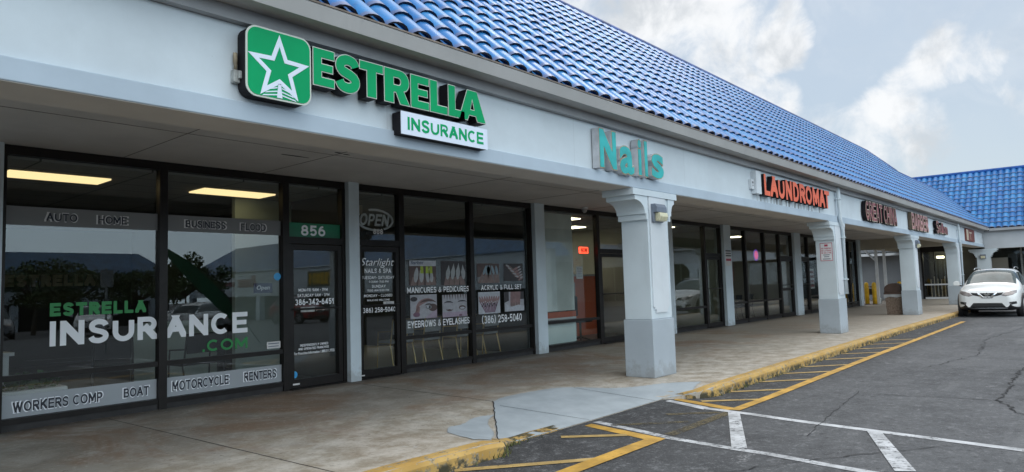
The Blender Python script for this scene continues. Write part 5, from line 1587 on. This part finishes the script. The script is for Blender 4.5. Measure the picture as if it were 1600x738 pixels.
q = MB()
pts = [(-0.29, 0.782), (0.29, 0.782), (0.29, 0.92)] + [(0.29*math.cos(R(a)), 0.90+0.20*math.sin(R(a))) for a in range(10, 171, 16)] + [(-0.29, 0.92)]
q.prism(pts, lambda u, v, d: (d, by+u, v), bx-0.28, bx+0.28)
q.build('hood', M['hood'], bn, bevel=0.01)
MB().box(bx-0.286, bx-0.281, by-0.22, by+0.20, 0.80, 0.98).build('flap', M['hood'], bn)
q = MB(); q.quad((bx-0.318, by-0.27, 0.71), (bx-0.325, by-0.28, 0.64), (bx-0.33, by-0.10, 0.60), (bx-0.325, by+0.12, 0.63), (bx-0.33, by+0.30, 0.57), (bx-0.318, by+0.30, 0.71))
q.quad((bx-0.26, by-0.318, 0.71), (bx-0.26, by-0.325, 0.62), (bx+0.25, by-0.325, 0.60), (bx+0.25, by-0.318, 0.71))
q.build('bin_liner', M['grey_plastic'], bn, fix=False)

# ------------------------------------------------------------------ cars
def car_meshes(kind='suv'):
    """front at x=0, tail at +L, centre line y=0, ground z=0; returns dict of meshes by part"""
    L, W, H = (4.62, 0.92, 1.68) if kind == 'suv' else (4.70, 0.91, 1.46)
    if kind == 'suv':
        hood, cowl, ws_top, rear_top, belt, nose = 0.97, (1.12, 1.08), (2.02, 1.60), (4.05, 1.58), 1.04, 0.70
    else:
        hood, cowl, ws_top, rear_top, belt, nose = 0.86, (1.20, 0.95), (2.20, 1.40), (3.55, 1.36), 0.92, 0.62
    # station: x, half widths and heights of 8 ring points from keel to centre top
    def st(x, w, zb, zs, zbelt, zt, wt, zc=None):
        zc = zt if zc is None else zc
        return (x, [(0.0, zb), (w*0.86, zb), (w*0.985, zb+0.10), (w, zs), (w*0.975, zbelt), (wt, zt-0.03), (wt*0.86, zt), (0.0, zc+0.015)])
    S = []
    h = hood
    S.append(st(0.00, W*0.70, 0.34, 0.46, h-0.30, h-0.20, W*0.56, h-0.17))
    S.append(st(0.06, W*0.80, 0.25, 0.50, h-0.22, h-0.10, W*0.62, h-0.07))
    S.append(st(0.22, W*0.93, 0.21, 0.55, h-0.12, h-0.02, W*0.72, h+0.01))
    S.append(st(0.55, W*0.985, 0.21, 0.60, h-0.05, h+0.03, W*0.78, h+0.07))
    S.append(st(0.95, W, 0.22, 0.62, belt-0.05, cowl[1]-0.03, W*0.80, cowl[1]+0.01))
    S.append(st(cowl[0], W, 0.22, 0.62, belt-0.02, cowl[1], W*0.80, cowl[1]+0.04))
    mid = (cowl[0]*0.5+ws_top[0]*0.5, cowl[1]*0.5+ws_top[1]*0.5)
    S.append(st(mid[0], W, 0.22, 0.62, belt, mid[1]+0.02, W*0.75, mid[1]+0.07))
    S.append(st(ws_top[0], W, 0.22, 0.62, belt+0.01, ws_top[1], W*0.68, ws_top[1]+0.045))
    S.append(st((ws_top[0]+rear_top[0])/2, W, 0.22, 0.62, belt+0.03, H-0.06, W*0.68, H-0.02))
    S.append(st(rear_top[0], W*0.99, 0.22, 0.62, belt+0.06, rear_top[1], W*0.66, rear_top[1]+0.03))
    if kind == 'suv':
        S.append(st(4.38, W*0.965, 0.24, 0.62, belt+0.05, 1.22, W*0.70, 1.25))
        S.append(st(4.56, W*0.92, 0.30, 0.62, 0.98, 1.02, W*0.70, 1.04))
        S.append(st(4.62, W*0.85, 0.40, 0.60, 0.82, 0.90, W*0.66, 0.92))
    else:
        S.append(st(4.10, W*0.97, 0.24, 0.60, belt+0.02, 1.04, W*0.74, 1.07))
        S.append(st(4.58, W*0.92, 0.30, 0.60, 0.90, 0.98, W*0.70, 1.00))
        S.append(st(4.70, W*0.82, 0.42, 0.58, 0.76, 0.84, W*0.62, 0.86))
    n = 8
    v, f, mi = [], [], []
    ring = []
    for x, pts in S:
        full = [(y, z) for y, z in pts] + [(-y, z) for y, z in pts[-2:0:-1]]
        ring.append(list(range(len(v), len(v)+len(full))))
        v += [(x, y, z) for y, z in full]
    k = len(ring[0])
    for i in range(len(S)-1):
        for j in range(k):
            j2 = (j+1) % k
            f.append((ring[i][j], ring[i+1][j], ring[i+1][j2], ring[i][j2]))
            seg = min(j, k-1-j)          # 0 keel .. 6 roof centre
            m = 0
            if seg in (0,): m = 3
            if 5 <= i <= 6 and seg in (5, 6): m = 1                    # windscreen
            if i in (7, 8) and seg == 4: m = 2                          # side glass
            if i == 6 and seg == 4: m = 2
            if i == 9 and seg in (5, 6): m = 4                          # back light
            if seg == 1 and i >= 0: m = 3                               # sill cladding
            mi.append(m)
    f.append(tuple(reversed(ring[0]))); mi.append(0)
    f.append(tuple(ring[-1])); mi.append(0)
    me = bpy.data.meshes.new('shell'); me.from_pydata(v, [], f)
    for q_ in range(5): me.materials.append(None)
    for p, m in zip(me.polygons, mi): p.material_index = m; p.use_smooth = True
    o = bpy.data.objects.new('shell', me); COL.objects.link(o)
    sb = o.modifiers.new('s', 'SUBSURF'); sb.levels = 3; sb.render_levels = 3
    bpy.context.view_layer.update()
    ev = bpy.data.meshes.new_from_object(o.evaluated_get(bpy.context.evaluated_depsgraph_get()))
    bpy.data.objects.remove(o)
    out = {}
    from mathutils.bvhtree import BVHTree
    bm = bmesh.new(); bm.from_mesh(ev); bmesh.ops.recalc_face_normals(bm, faces=bm.faces)
    out['tree'] = BVHTree.FromBMesh(bm); bm.to_mesh(ev)
    for idx, nm in ((0, 'body'), (1, 'windscreen'), (2, 'side_window'), (3, 'cladding'), (4, 'rear_window')):
        b2 = bm.copy()
        bmesh.ops.delete(b2, geom=[q_ for q_ in b2.faces if q_.material_index != idx], context='FACES')
        m2 = bpy.data.meshes.new(nm); b2.to_mesh(m2); b2.free()
        for p in m2.polygons: p.use_smooth = True; p.material_index = 0
        out[nm] = m2
    bm.free()
    out['dim'] = (L, W, H)
    return out
def add_mesh(name, me, mat, parent):
    if not me.materials: me.materials.append(mat)
    o = bpy.data.objects.new(name, me); COL.objects.link(o); o.parent = parent
    return o
def nose_patch(tree, pts, mat, name, parent, off=0.006, thick=0.02, n=5, axis='x'):
    """a panel lying on the nose of the car; pts in (y, z)"""
    bm = bmesh.new()
    vs = [bm.verts.new((0, y, z)) for y, z in pts]
    bm.faces.new(vs)
    bmesh.ops.triangulate(bm, faces=bm.faces)
    bmesh.ops.subdivide_edges(bm, edges=bm.edges, cuts=n, use_grid_fill=True)
    for v in bm.verts:
        hit = tree.ray_cast(Vector((-3, v.co.y, v.co.z)), Vector((1, 0, 0)))
        x = hit[0].x if hit[0] is not None else 0.3
        v.co.x = x - off
    r = bmesh.ops.extrude_face_region(bm, geom=bm.faces[:])
    for g_ in r['geom']:
        if isinstance(g_, bmesh.types.BMVert): g_.co.x += thick
    bmesh.ops.recalc_face_normals(bm, faces=bm.faces)
    me = bpy.data.meshes.new(name); bm.to_mesh(me); bm.free()
    me.materials.append(mat)
    for p in me.polygons: p.use_smooth = True
    o = bpy.data.objects.new(name, me); COL.objects.link(o); o.parent = parent
    return o
def wheel(parent, x, y, sgn, r=0.355):
    def loc(mb): return mb
    t = MB().tube([(x, y-0.115*sgn, r), (x, y-0.105*sgn, r), (x, y+0.08*sgn, r), (x, y+0.10*sgn, r)], [r*0.93, r, r, r*0.93], 26)
    w = t.build('wheel', M['rubber'], parent, smooth=False)
    q = MB().tube([(x, y+0.10*sgn, r), (x, y+0.112*sgn, r)], [r*0.70, r*0.68], 24)
    q.build('rim', M['alloy'], w)
    q = MB()
    for k in range(5):
        a = 2*math.pi*k/5+0.3
        c1, s1 = math.cos(a), math.sin(a); c2, s2 = math.cos(a+0.45), math.sin(a+0.45)
        q.prism([(x+c1*r*0.2, r+s1*r*0.2), (x+c1*r*0.62, r+s1*r*0.62), (x+c2*r*0.62, r+s2*r*0.62), (x+c2*r*0.25, r+s2*r*0.25)], lambda u, v, d: (u, d, v), y+0.112*sgn, y+0.116*sgn)
    q.build('spoke_gap', M['black'], w)
    return w
def build_car(kind, name, label, paint, group=None):
    """made at the origin, moved by the caller"""
    cm = car_meshes(kind)
    L, W, H = cm['dim']; T = cm['tree']
    t = thing(name, (0, 0, 0), label, 'car', group)
    add_mesh('body', cm['body'], paint, t)
    add_mesh('windscreen', cm['windscreen'], M['carglass'], t)
    add_mesh('rear_window', cm['rear_window'], M['carglass'], t)
    add_mesh('side_window', cm['side_window'], M['carglass'], t)
    add_mesh('cladding', cm['cladding'], M['trim'], t)
    h = 0.97 if kind == 'suv' else 0.86
    for s in (-1, 1):
        pts = [(s*0.40, h-0.235), (s*0.50, h-0.14), (s*0.66, h-0.095), (s*0.80, h-0.075), (s*0.81, h-0.16), (s*0.70, h-0.225), (s*0.52, h-0.27)]
        nose_patch(T, pts, M['headlamp'], 'headlight', t)
        nose_patch(T, [(s*0.62, h-0.56), (s*0.80, h-0.52), (s*0.79, h-0.44), (s*0.60, h-0.465)], M['black'], 'fog_light', t, n=3)
    nose_patch(T, [(-0.47, h-0.14), (-0.40, h-0.225), (-0.20, h-0.27), (0.20, h-0.27), (0.40, h-0.225), (0.47, h-0.14), (0.20, h-0.155), (-0.20, h-0.155)], M['black'], 'grille', t)
    for s in (-1, 1):
        nose_patch(T, [(s*0.30, h-0.145), (s*0.22, h-0.148), (s*0.10, h-0.285), (0.0, h-0.285), (0.0, h-0.325), (s*0.14, h-0.325)], M['chrome'], 'grille_bar', t, off=0.016, n=3)
    e = MB()
    for k in range(20):
        a0, a1 = 2*math.pi*k/20, 2*math.pi*(k+1)/20
        e.prism([(0.062*math.cos(a0), h-0.20+0.055*math.sin(a0)), (0.062*math.cos(a1), h-0.20+0.055*math.sin(a1)), (0.046*math.cos(a1), h-0.20+0.040*math.sin(a1)), (0.046*math.cos(a0), h-0.20+0.040*math.sin(a0))], lambda u, v, d: (d, u, v), -0.035, 0.06)
    e.box(-0.036, 0.05, -0.085, 0.085, h-0.213, h-0.187)
    e.build('emblem', M['chrome'], t)
    nose_patch(T, [(-0.50, h-0.62), (-0.40, h-0.49), (0.40, h-0.49), (0.50, h-0.62), (0.40, h-0.655), (-0.40, h-0.655)], M['black'], 'lower_grille', t)
    nose_patch(T, [(-0.52, h-0.685), (0.52, h-0.685), (0.55, h-0.66), (-0.55, h-0.66)], M['chrome'], 'skid_strip', t, n=4, off=0.012)
    nose_patch(T, [(-0.66, h-0.745), (0.66, h-0.745), (0.70, h-0.70), (-0.70, h-0.70)], M['trim'], 'front_lip', t, n=4)
    for s in (-1, 1):
        for x in (0.88, 3.60):
            a = MB().tube([(x, s*(W-0.10), 0.355), (x, s*(W+0.006), 0.355)], 0.435, 26)
            a.build('wheel_arch', M['trim'], t)
            wheel(t, x, s*(W-0.085), s)
        m = MB(); zb = 1.06 if kind == 'suv' else 0.94
        m.tube([(1.62, s*(W-0.02), zb-0.02), (1.60, s*(W+0.10), zb+0.02)], 0.025, 8, 1)
        m.prism([(W+0.05, zb+0.00), (W+0.24, zb+0.01), (W+0.25, zb+0.12), (W+0.19, zb+0.165), (W+0.06, zb+0.14)], lambda u, v, d: (d, s*u, v), 1.53, 1.66)
        m.build('mirror', [paint, M['trim']], t, bevel=0.02)
        if kind == 'suv':
            q = MB().tube([(2.35, s*0.60, 1.62), (2.55, s*0.60, 1.665), (3.0, s*0.60, 1.685), (3.75, s*0.59, 1.67), (3.95, s*0.585, 1.62)], 0.016, 8)
            q.build('roof_rail', M['alloy'], t, smooth=True)
        d = MB()
        for x in (1.55, 2.62, 3.55):
            d.box(x-0.004, x+0.004, s*W-0.004 if s > 0 else s*W-0.004, s*W+0.004, 0.38, 0.98)
        for x in (2.40, 3.40): d.box(x, x+0.16, s*(W-0.01), s*(W+0.025), 0.90, 0.925)
        d.build('door_handle', M['trim'], t)
    return t
suv = build_car('suv', 'parked_car', 'white crossover parked nose towards us beside the kerb at the far end', M['car_white'])
suv.location = (28.25, -5.83, LOT)

# ------------------------------------------------------------------ chairs and fittings seen through the glass
def chair(x, y, rz, label, mat_frame, mat_seat, group, w=0.46):
    t = thing('chair', (0, 0, 0), label, 'chair', group)
    f = MB()
    for s in (-1, 1):
        f.tube([(s*w/2, -0.22, 0), (s*w/2, -0.20, 0.44), (s*w/2, 0.18, 0.44), (s*w/2*0.95, 0.24, 0.86)], 0.013, 6)
        f.tube([(s*w/2, 0.26, 0), (s*w/2, 0.16, 0.44)], 0.013, 6)
        f.tube([(s*w/2, -0.20, 0.44), (s*w/2, -0.18, 0.64), (s*w/2, 0.20, 0.66)], 0.012, 6)
    f.tube([(-w/2, 0.24, 0.86), (w/2, 0.24, 0.86)], 0.013, 6)
    f.build('frame', mat_frame, t)
    MB().box(-w/2+0.01, w/2-0.01, -0.22, 0.20, 0.44, 0.49).build('seat', mat_seat, t, bevel=0.015)
    b = MB().box(-w/2+0.02, w/2-0.02, 0.205, 0.24, 0.60, 0.86); b.build('backrest', mat_seat, t, bevel=0.012)
    t.location = (x, y, 0.006); t.rotation_euler = (0, 0, rz)
    return t
g1 = 'black chairs in the insurance office'
chair(4.55, 0.75, R(185), 'black wire-framed chair close behind the office window, below the white letters', M['black'], M['black_soft'], g1, 0.6)
chair(3.55, 1.0, R(160), 'black wire-framed chair behind the window post of the insurance office', M['black'], M['black_soft'], g1)
g2 = 'gold-legged chairs in the nail salon'
for i, x in enumerate((8.15, 8.82, 9.75, 10.45)):
    lab = ['leftmost gold-legged chair low in the salon window', 'second gold-legged chair from the left in the salon window', 'third gold-legged chair from the left in the salon window, right of the post', 'rightmost gold-legged chair low in the salon window'][i]
    chair(x, 0.78, R(180+random.uniform(-10, 10)), lab, M['gold'], M['grey_plastic'], g2, 0.5)
ds = thing('reception_desk', (2.0, 0.9, 0), 'white panelled reception desk at the left edge of the office window', 'desk')
MB().box(1.95, 2.32, 0.65, 1.5, 0.006, 0.76).build('desk_body', M['white'], ds); MB().box(1.94, 2.36, 0.6, 1.55, 0.762, 0.80).build('desk_top', M['white'], ds)
pl = thing('planter', (2.35, 0.35, 0.01), 'white trough with low leafy plants inside the bottom of the office window', 'plant')
MB().box(2.08, 2.78, 0.16, 0.42, 0.01, 0.40).build('trough', M['white'], pl, bevel=0.02)
def leaves(mb, cx, cy, cz, rx, ry, rz, n, size):
    for i in range(n):
        while True:
            a, b, c = (random.uniform(-1, 1) for _ in range(3))
            if a*a+b*b+c*c < 1: break
        p = Vector((cx+a*rx, cy+b*ry, cz+c*rz))
        d = Vector((random.uniform(-1, 1), random.uniform(-1, 1), random.uniform(-0.4, 1))).normalized()*size*random.uniform(0.6, 1.4)
        e = d.cross(Vector((random.uniform(-1, 1), random.uniform(-1, 1), random.uniform(-1, 1)))).normalized()*size*0.32
        mb.quad(p-d*0.5, p+e, p+d*0.5, p-e)
q = MB(); leaves(q, 2.42, 0.30, 0.47, 0.32, 0.12, 0.12, 160, 0.10); q.build('leaves', M['plant'], pl, fix=False)
# wall lettering inside the office
wl = thing('wall_lettering', (3.5, 6.0, 1.6), 'dim gold capital letters standing on a rail deep inside the insurance office', 'sign')
q = MB(); letters(q, 'ESTRELLA', 3.49, 4.97, 1.66, 1.88, front(6.0), depth=0.03, bold=0.07); q.build('lettering', M['cream'], wl)
MB().box(3.4, 5.1, 6.0, 6.06, 1.58, 1.655).build('rail', M['in_dark'], wl)
# nail salon dark cabinet, third shop counter and plant, last shop goods
cbn = thing('cabinet', (7.2, 1.2, 0), 'tall dark cabinet behind the salon door', 'cabinet')
MB().box(7.05, 7.45, 1.2, 1.7, 0.006, 1.10).build('carcass', M['black'], cbn, bevel=0.01); MB().box(7.08, 7.42, 1.185, 1.2, 0.06, 1.06).build('cabinet_door', M['trim'], cbn)
oc = thing('service_counter', (15.4, 2.0, 0), 'orange service counter inside the shop left of the nearest column', 'counter')
MB().box(14.95, 16.45, 2.0, 2.5, 0.006, 1.62).build('front_panel', M['in_orange'], oc); MB().box(14.9, 16.5, 1.95, 2.55, 1.622, 1.67).build('counter_top', M['grey_plastic'], oc)
MB().box(13.9, 14.6, 1.4, 1.9, 0.006, 1.45).build('counter_end', M['grey_plastic'], oc)
fc = thing('office_chair', (14.2, 1.0, 0), 'black office chair by the orange counter', 'chair')
q = MB(); q.tube([(14.2, 1.0, 0.08), (14.2, 1.0, 0.46)], 0.03, 8)
for k in range(5): q.tube([(14.2, 1.0, 0.09), (14.2+0.26*math.cos(k*1.257), 1.0+0.26*math.sin(k*1.257), 0.03)], 0.02, 6)
q.build('base', M['black'], fc); MB().box(13.96, 14.44, 0.78, 1.22, 0.46, 0.54).build('seat', M['black_soft'], fc, bevel=0.03); MB().box(13.98, 14.42, 1.2, 1.27, 0.6, 1.1).build('backrest', M['black_soft'], fc, bevel=0.03)
fn = thing('hanging_plant', (12.85, 0.6, 2.0), 'spiky hanging plant inside the window beside the pale blind', 'plant')
q = MB()
for k in range(60):
    a = random.uniform(0, 6.28); r = random.uniform(0.15, 0.42); u = random.uniform(-0.35, 0.3)
    p = Vector((12.98, 0.6, 2.0)); e = p + Vector((math.cos(a)*r, math.sin(a)*r*0.7, u)); s = Vector((-math.sin(a), math.cos(a), 0))*0.012
    m_ = p.lerp(e, 0.5) + Vector((0, 0, 0.08)); q.quad(p-s, m_-s*1.3, e, m_+s*1.3)
q.build('fronds', M['plant'], fn, fix=False); MB().tube([(12.98, 0.6, 1.86), (12.98, 0.6, 1.99)], [0.06, 0.09], 10).build('pot', M['cream'], fn)
MB().tube([(12.98, 0.6, 2.0), (12.98, 0.6, 2.96)], 0.004, 4).build('cord', M['black'], fn)
# bench in the laundromat window, washers at the back, plant
for i in range(5):
    wm = thing('washing_machine', (21.4+1.0*i, 6.2, 0), '%s of the five white washing machines along the back wall' % ['leftmost', 'second from the left', 'middle one', 'second from the right', 'rightmost'][i], 'washer', 'washing machines at the back')
    MB().box(21.1+1.0*i, 21.95+1.0*i, 6.0, 6.9, 0.006, 1.25).build('case', M['white'], wm, bevel=0.02)
    MB().disc((21.52+1.0*i, 5.999, 0.65), (0, -1, 0), 0.26, thick=0.04).build('door', M['black'], wm)
g3 = 'chairs in the five-pane window'
for i, x in enumerate((22.6, 23.2, 24.2)):
    chair(x, 0.9, R(180), ['dark chair in the second pane of the five-pane window', 'dark chair beside the post of the five-pane window', 'dark chair in the third pane of the five-pane window'][i], M['black'], M['black_soft'], g3)
fp = thing('potted_plant', (21.3, 0.6, 0), 'bushy dark plant in a pale pot at the left of the five-pane window', 'plant')
MB().tube([(21.35, 0.6, 0.006), (21.35, 0.6, 0.45)], [0.16, 0.22], 14).build('pot', M['cream'], fp)
q = MB(); leaves(q, 21.35, 0.6, 0.85, 0.35, 0.3, 0.42, 260, 0.14); q.build('leaves', M['plant'], fp, fix=False)
wrt = thing('poster', (21.5, 0.2, 1.4), 'dark red and brown picture poster at the left edge of the five-pane window', 'poster')
MB().box(21.1, 21.75, 0.20, 0.22, 1.35, 1.95).build('sheet', M['brown_sign'], wrt)
rl = thing('railing', (18.0, 0.9, 0), 'row of black upright bars inside the window right of the nearest column', 'railing')
q = MB()
for k in range(9): q.tube([(17.5+0.14*k, 0.9, 0.006), (17.5+0.14*k, 0.9, 1.3)], 0.018, 6)
q.build('bars', M['black'], rl)
q = MB()
rs2 = thing('menu_board', (28.1, 0.15, 0.9), 'white window board with red bands of print left of the second column', 'board')
MB().box(28.65, 29.45, 0.10, 0.12, 0.95, 1.75).build('sheet', M['paper'], rs2)
q = MB()
for k in range(4): q.box(28.70, 29.40, 0.092, 0.0985, 1.02+0.18*k, 1.13+0.18*k)
q.build('red_band', M['maroon'], rs2)
mg = thing('merchandise', (33.5, 0.3, 0), 'stacked coloured packets in the last shop window by the second column', 'goods')
q = MB()
for k in range(40): 
    x = random.uniform(32.7, 35.0); z = 0.2+0.22*random.randrange(0, 7); q.box(x, x+random.uniform(0.1, 0.25), 0.35, 0.45, z, z+random.uniform(0.08, 0.18), random.randrange(0, 4))
q.build('packets', [M['cream'], M['maroon'], M['paper'], M['flag_green']], mg)
MB().box(33.45, 33.75, 0.12, 0.13, 1.0, 1.45).build('poster_sheet', M['trends_yellow'], mg)
# ------------------------------------------------------------------ what the windows mirror: the far side of the car park
far = thing('shop_row', (5, -66, -1.2), 'low white shop row with dark openings across the car park, behind the small oaks', 'building')
zb = lot_z(-66)
MB().box(-30, 33.5, -66.6, -66, 1.2, 3.2).build('fascia', M['fascia'], far)
MB().box(-30, 33.5, -70, -69.8, zb-0.1, 3.0).build('back_wall', M['in_dark'], far)
q = MB()
for x in range(-30, 34, 6): q.box(x, x+0.6, -66.5, -66.02, zb-0.1, 1.2)
q.build('column', M['column'], far)
q = MB().quad((-30, -65.7, 3.2), (33.5, -65.7, 3.2), (30, -69.2, 6.2), (-26, -69.2, 6.2)); q.build('roof', M['tile_far'] if 'tile_far' in M else plain('far_tile', (0.05, 0.13, 0.24), 0.5, 0.3, 2.0), far, fix=False)
anc = thing('anchor_store', (34, -50, -1), 'white anchor store with blue hipped roof and dark red script sign', 'building')
MB().box(34, 34.5, -66, -17, 1.3, 3.7).build('fascia', M['fascia'], anc)
MB().box(38, 38.2, -66, -17, -1.3, 3.0).build('back_wall', M['in_dark'], anc)
q = MB()
for k in range(8): q.box(34, 34.5, -66+6.9*k, -65.3+6.9*k, -1.4, 1.3)
q.build('column', M['column'], anc)
FT = plain('far_blue_tile', (0.045, 0.12, 0.24), 0.45, 0.35, 2.5)
q = MB().quad((33.8, -66.3, 3.7), (33.8, -16.5, 3.7), (37.5, -16.5, 6.7), (37.5, -62.6, 6.5)); q.quad((33.8, -66.3, 3.7), (37.5, -62.6, 6.5), (41, -66.3, 3.7)); q.build('roof', FT, anc, fix=False)
q = MB()
letters(q, 'Roses', 52.0, 55.6, 2.15, 3.35, side(33.97), bold=0.05, shear=0.3)
letters(q, 'EXPRESS', 56.2, 59.2, 2.3, 2.75, side(33.97), bold=0.05)
q.build('lettering', M['maroon'], anc, fix=False)
bnr = thing('shop_banner', (33.9, -41, 2), 'yellow lettered dark banner on the anchor store fascia across the car park', 'banner')
MB().box(33.90, 33.95, -43.4, -39.6, 2.0, 3.3).build('sheet', plain('banner_dark', (0.10, 0.11, 0.06), 0.7), bnr)
q = MB(); letters(q, 'TRENDS', 39.8, 43.2, 2.15, 3.15, side(33.88), bold=0.08); q.build('lettering', M['trends_yellow'], bnr, fix=False)

def oak(name, x, y, label, h, r, seed, n=3600):
    rnd = random.Random(seed); z0 = lot_z(y)
    t = thing(name, (x, y, z0), label, 'tree', 'small oaks in the car park')
    q = MB()
    q.tube([(x, y, z0), (x+0.1, y, z0+h*0.25), (x+0.05, y, z0+h*0.45)], [0.17, 0.13, 0.10], 8)
    tips = []
    for k in range(17):
        a = k*2.4+rnd.random(); rr = r*rnd.uniform(0.25, 1.0)
        e = (x+math.cos(a)*rr, y+math.sin(a)*rr, z0+h*rnd.uniform(0.40, 0.97-0.25*rr/r)); tips.append(e)
        q.tube([(x+0.05, y, z0+h*0.4), (x+math.cos(a)*rr*0.5, y+math.sin(a)*rr*0.5, z0+h*0.58), e], [0.08, 0.05, 0.02], 6)
    q.build('trunk', M['bark'], t)
    q = MB()
    st_ = random.getstate(); random.seed(seed)
    for e in tips + [(x, y, z0+h*0.8), (x+r*0.3, y, z0+h*0.7), (x-r*0.3, y+0.2, z0+h*0.72)]:
        leaves(q, e[0], e[1], e[2], r*rnd.uniform(0.2, 0.38), r*rnd.uniform(0.2, 0.38), h*rnd.uniform(0.07, 0.13), n//20, 0.24)
    random.setstate(st_)
    q.build('crown', M['leaf'], t, fix=False)
    return t
oak('small_oak', 14.5, -46, 'leftmost small oak in the car park, mirrored in the office window', 5.6, 3.2, 1)
oak('small_oak', 18.2, -50, 'second small oak in the car park, mirrored above the white car', 5.9, 3.6, 2)
oak('small_oak', 23.4, -52, 'third small oak in the car park, in front of the far shop row', 5.2, 3.2, 3)
oak('small_oak', 21.0, -38, 'nearest small oak in the car park, beside the anchor store', 5.3, 2.9, 4)
oak('small_oak', 8.5, -48, 'spreading small oak opposite the insurance office', 6.2, 3.8, 5)
sed = build_car('sedan', 'parked_car', 'silver saloon parked across the car park near the anchor store', M['car_silver'], 'cars parked across the lot')
def place(o, x, y, rz):
    x *= 0.82; y = -((-y+9.05)*0.82-9.05)
    o.location = (x, y, lot_z(y)); o.rotation_euler = (0, 0, rz)
place(sed, 26.0, -43.5, R(-100))
def recolor(o, old, new):
    for ch in [o]+list(o.children_recursive):
        if ch.type != 'MESH': continue
        for sl in ch.material_slots:
            if sl.material == old: sl.link = 'OBJECT'; sl.material = new
for src, old, new, x, y, rz, lab in ((suv, M['car_white'], M['car_white'], 16.6, -41.5, R(-70), 'white crossover parked across the lot under the small oaks'), (suv, M['car_white'], M['car_white'], 22.6, -44.0, R(80), 'white crossover parked with its tail to us across the lot'),
                                     (sed, M['car_silver'], M['car_dark'], 29.5, -47.5, R(-95), 'dark saloon parked in front of the anchor store'), (suv, M['car_white'], M['car_silver'], 12.6, -47.0, R(-80), 'silver crossover parked at the left under the small oaks'),
                                     (sed, M['car_silver'], M['car_silver'], 19.4, -31.0, R(-60), 'silver saloon parked halfway across the lot'), (suv, M['car_white'], M['car_red'], 30.5, -36.5, R(-90), 'red crossover parked beside the anchor store banner'),
                                     (sed, M['car_silver'], M['car_dark'], 9.0, -44.5, R(-85), 'dark saloon parked opposite the insurance office')):
    c = copy_tree(src); place(c, x, y, rz); c['label'] = lab; c['group'] = 'cars parked across the lot'
    if old is not new: recolor(c, old, new)
# feather flag and sign post nearer to us
ff = thing('feather_flag', (11.6, -11.6, LOT), 'green feather flag leaning on a pole in the car park, mirrored in the office window', 'flag')
P0, P1 = Vector((11.6, -11.6, LOT)), Vector((8.6, -12.0, 2.95))
pts = [P0, P0.lerp(P1, 0.45)+Vector((0.35, 0, 0.15)), P0.lerp(P1, 0.8)+Vector((0.25, 0, 0.12)), P1]
MB().tube(pts, [0.02, 0.018, 0.014, 0.008], 6).build('pole', M['black'], ff)
q = MB()
fl = [P0.lerp(P1, 0.12), *pts[1:], P0.lerp(P1, 0.97)+Vector((-0.02, 0, -0.12)), P0.lerp(P1, 0.75)+Vector((-0.06, 0, -0.12)), P0.lerp(P1, 0.4)+Vector((-0.06, 0, -0.10)), P0.lerp(P1, 0.15)+Vector((-0.05, 0, -0.05))]
q.prism([(p.x, p.z) for p in fl], lambda u, v, d: (u, -11.8+d, v), -0.006, 0.006); q.build('cloth', M['flag_green'], ff)
sp = thing('parking_sign', (7.6, -13.0, LOT), 'grey backed parking sign on a thin post, mirrored in the office window', 'sign')
MB().tube([(7.6, -13.0, LOT), (7.6, -13.0, 2.3)], 0.03, 8).build('post', M['galv'], sp)
MB().box(7.43, 7.77, -12.965, -12.955, 1.75, 2.25).build('plate', M['galv'], sp)
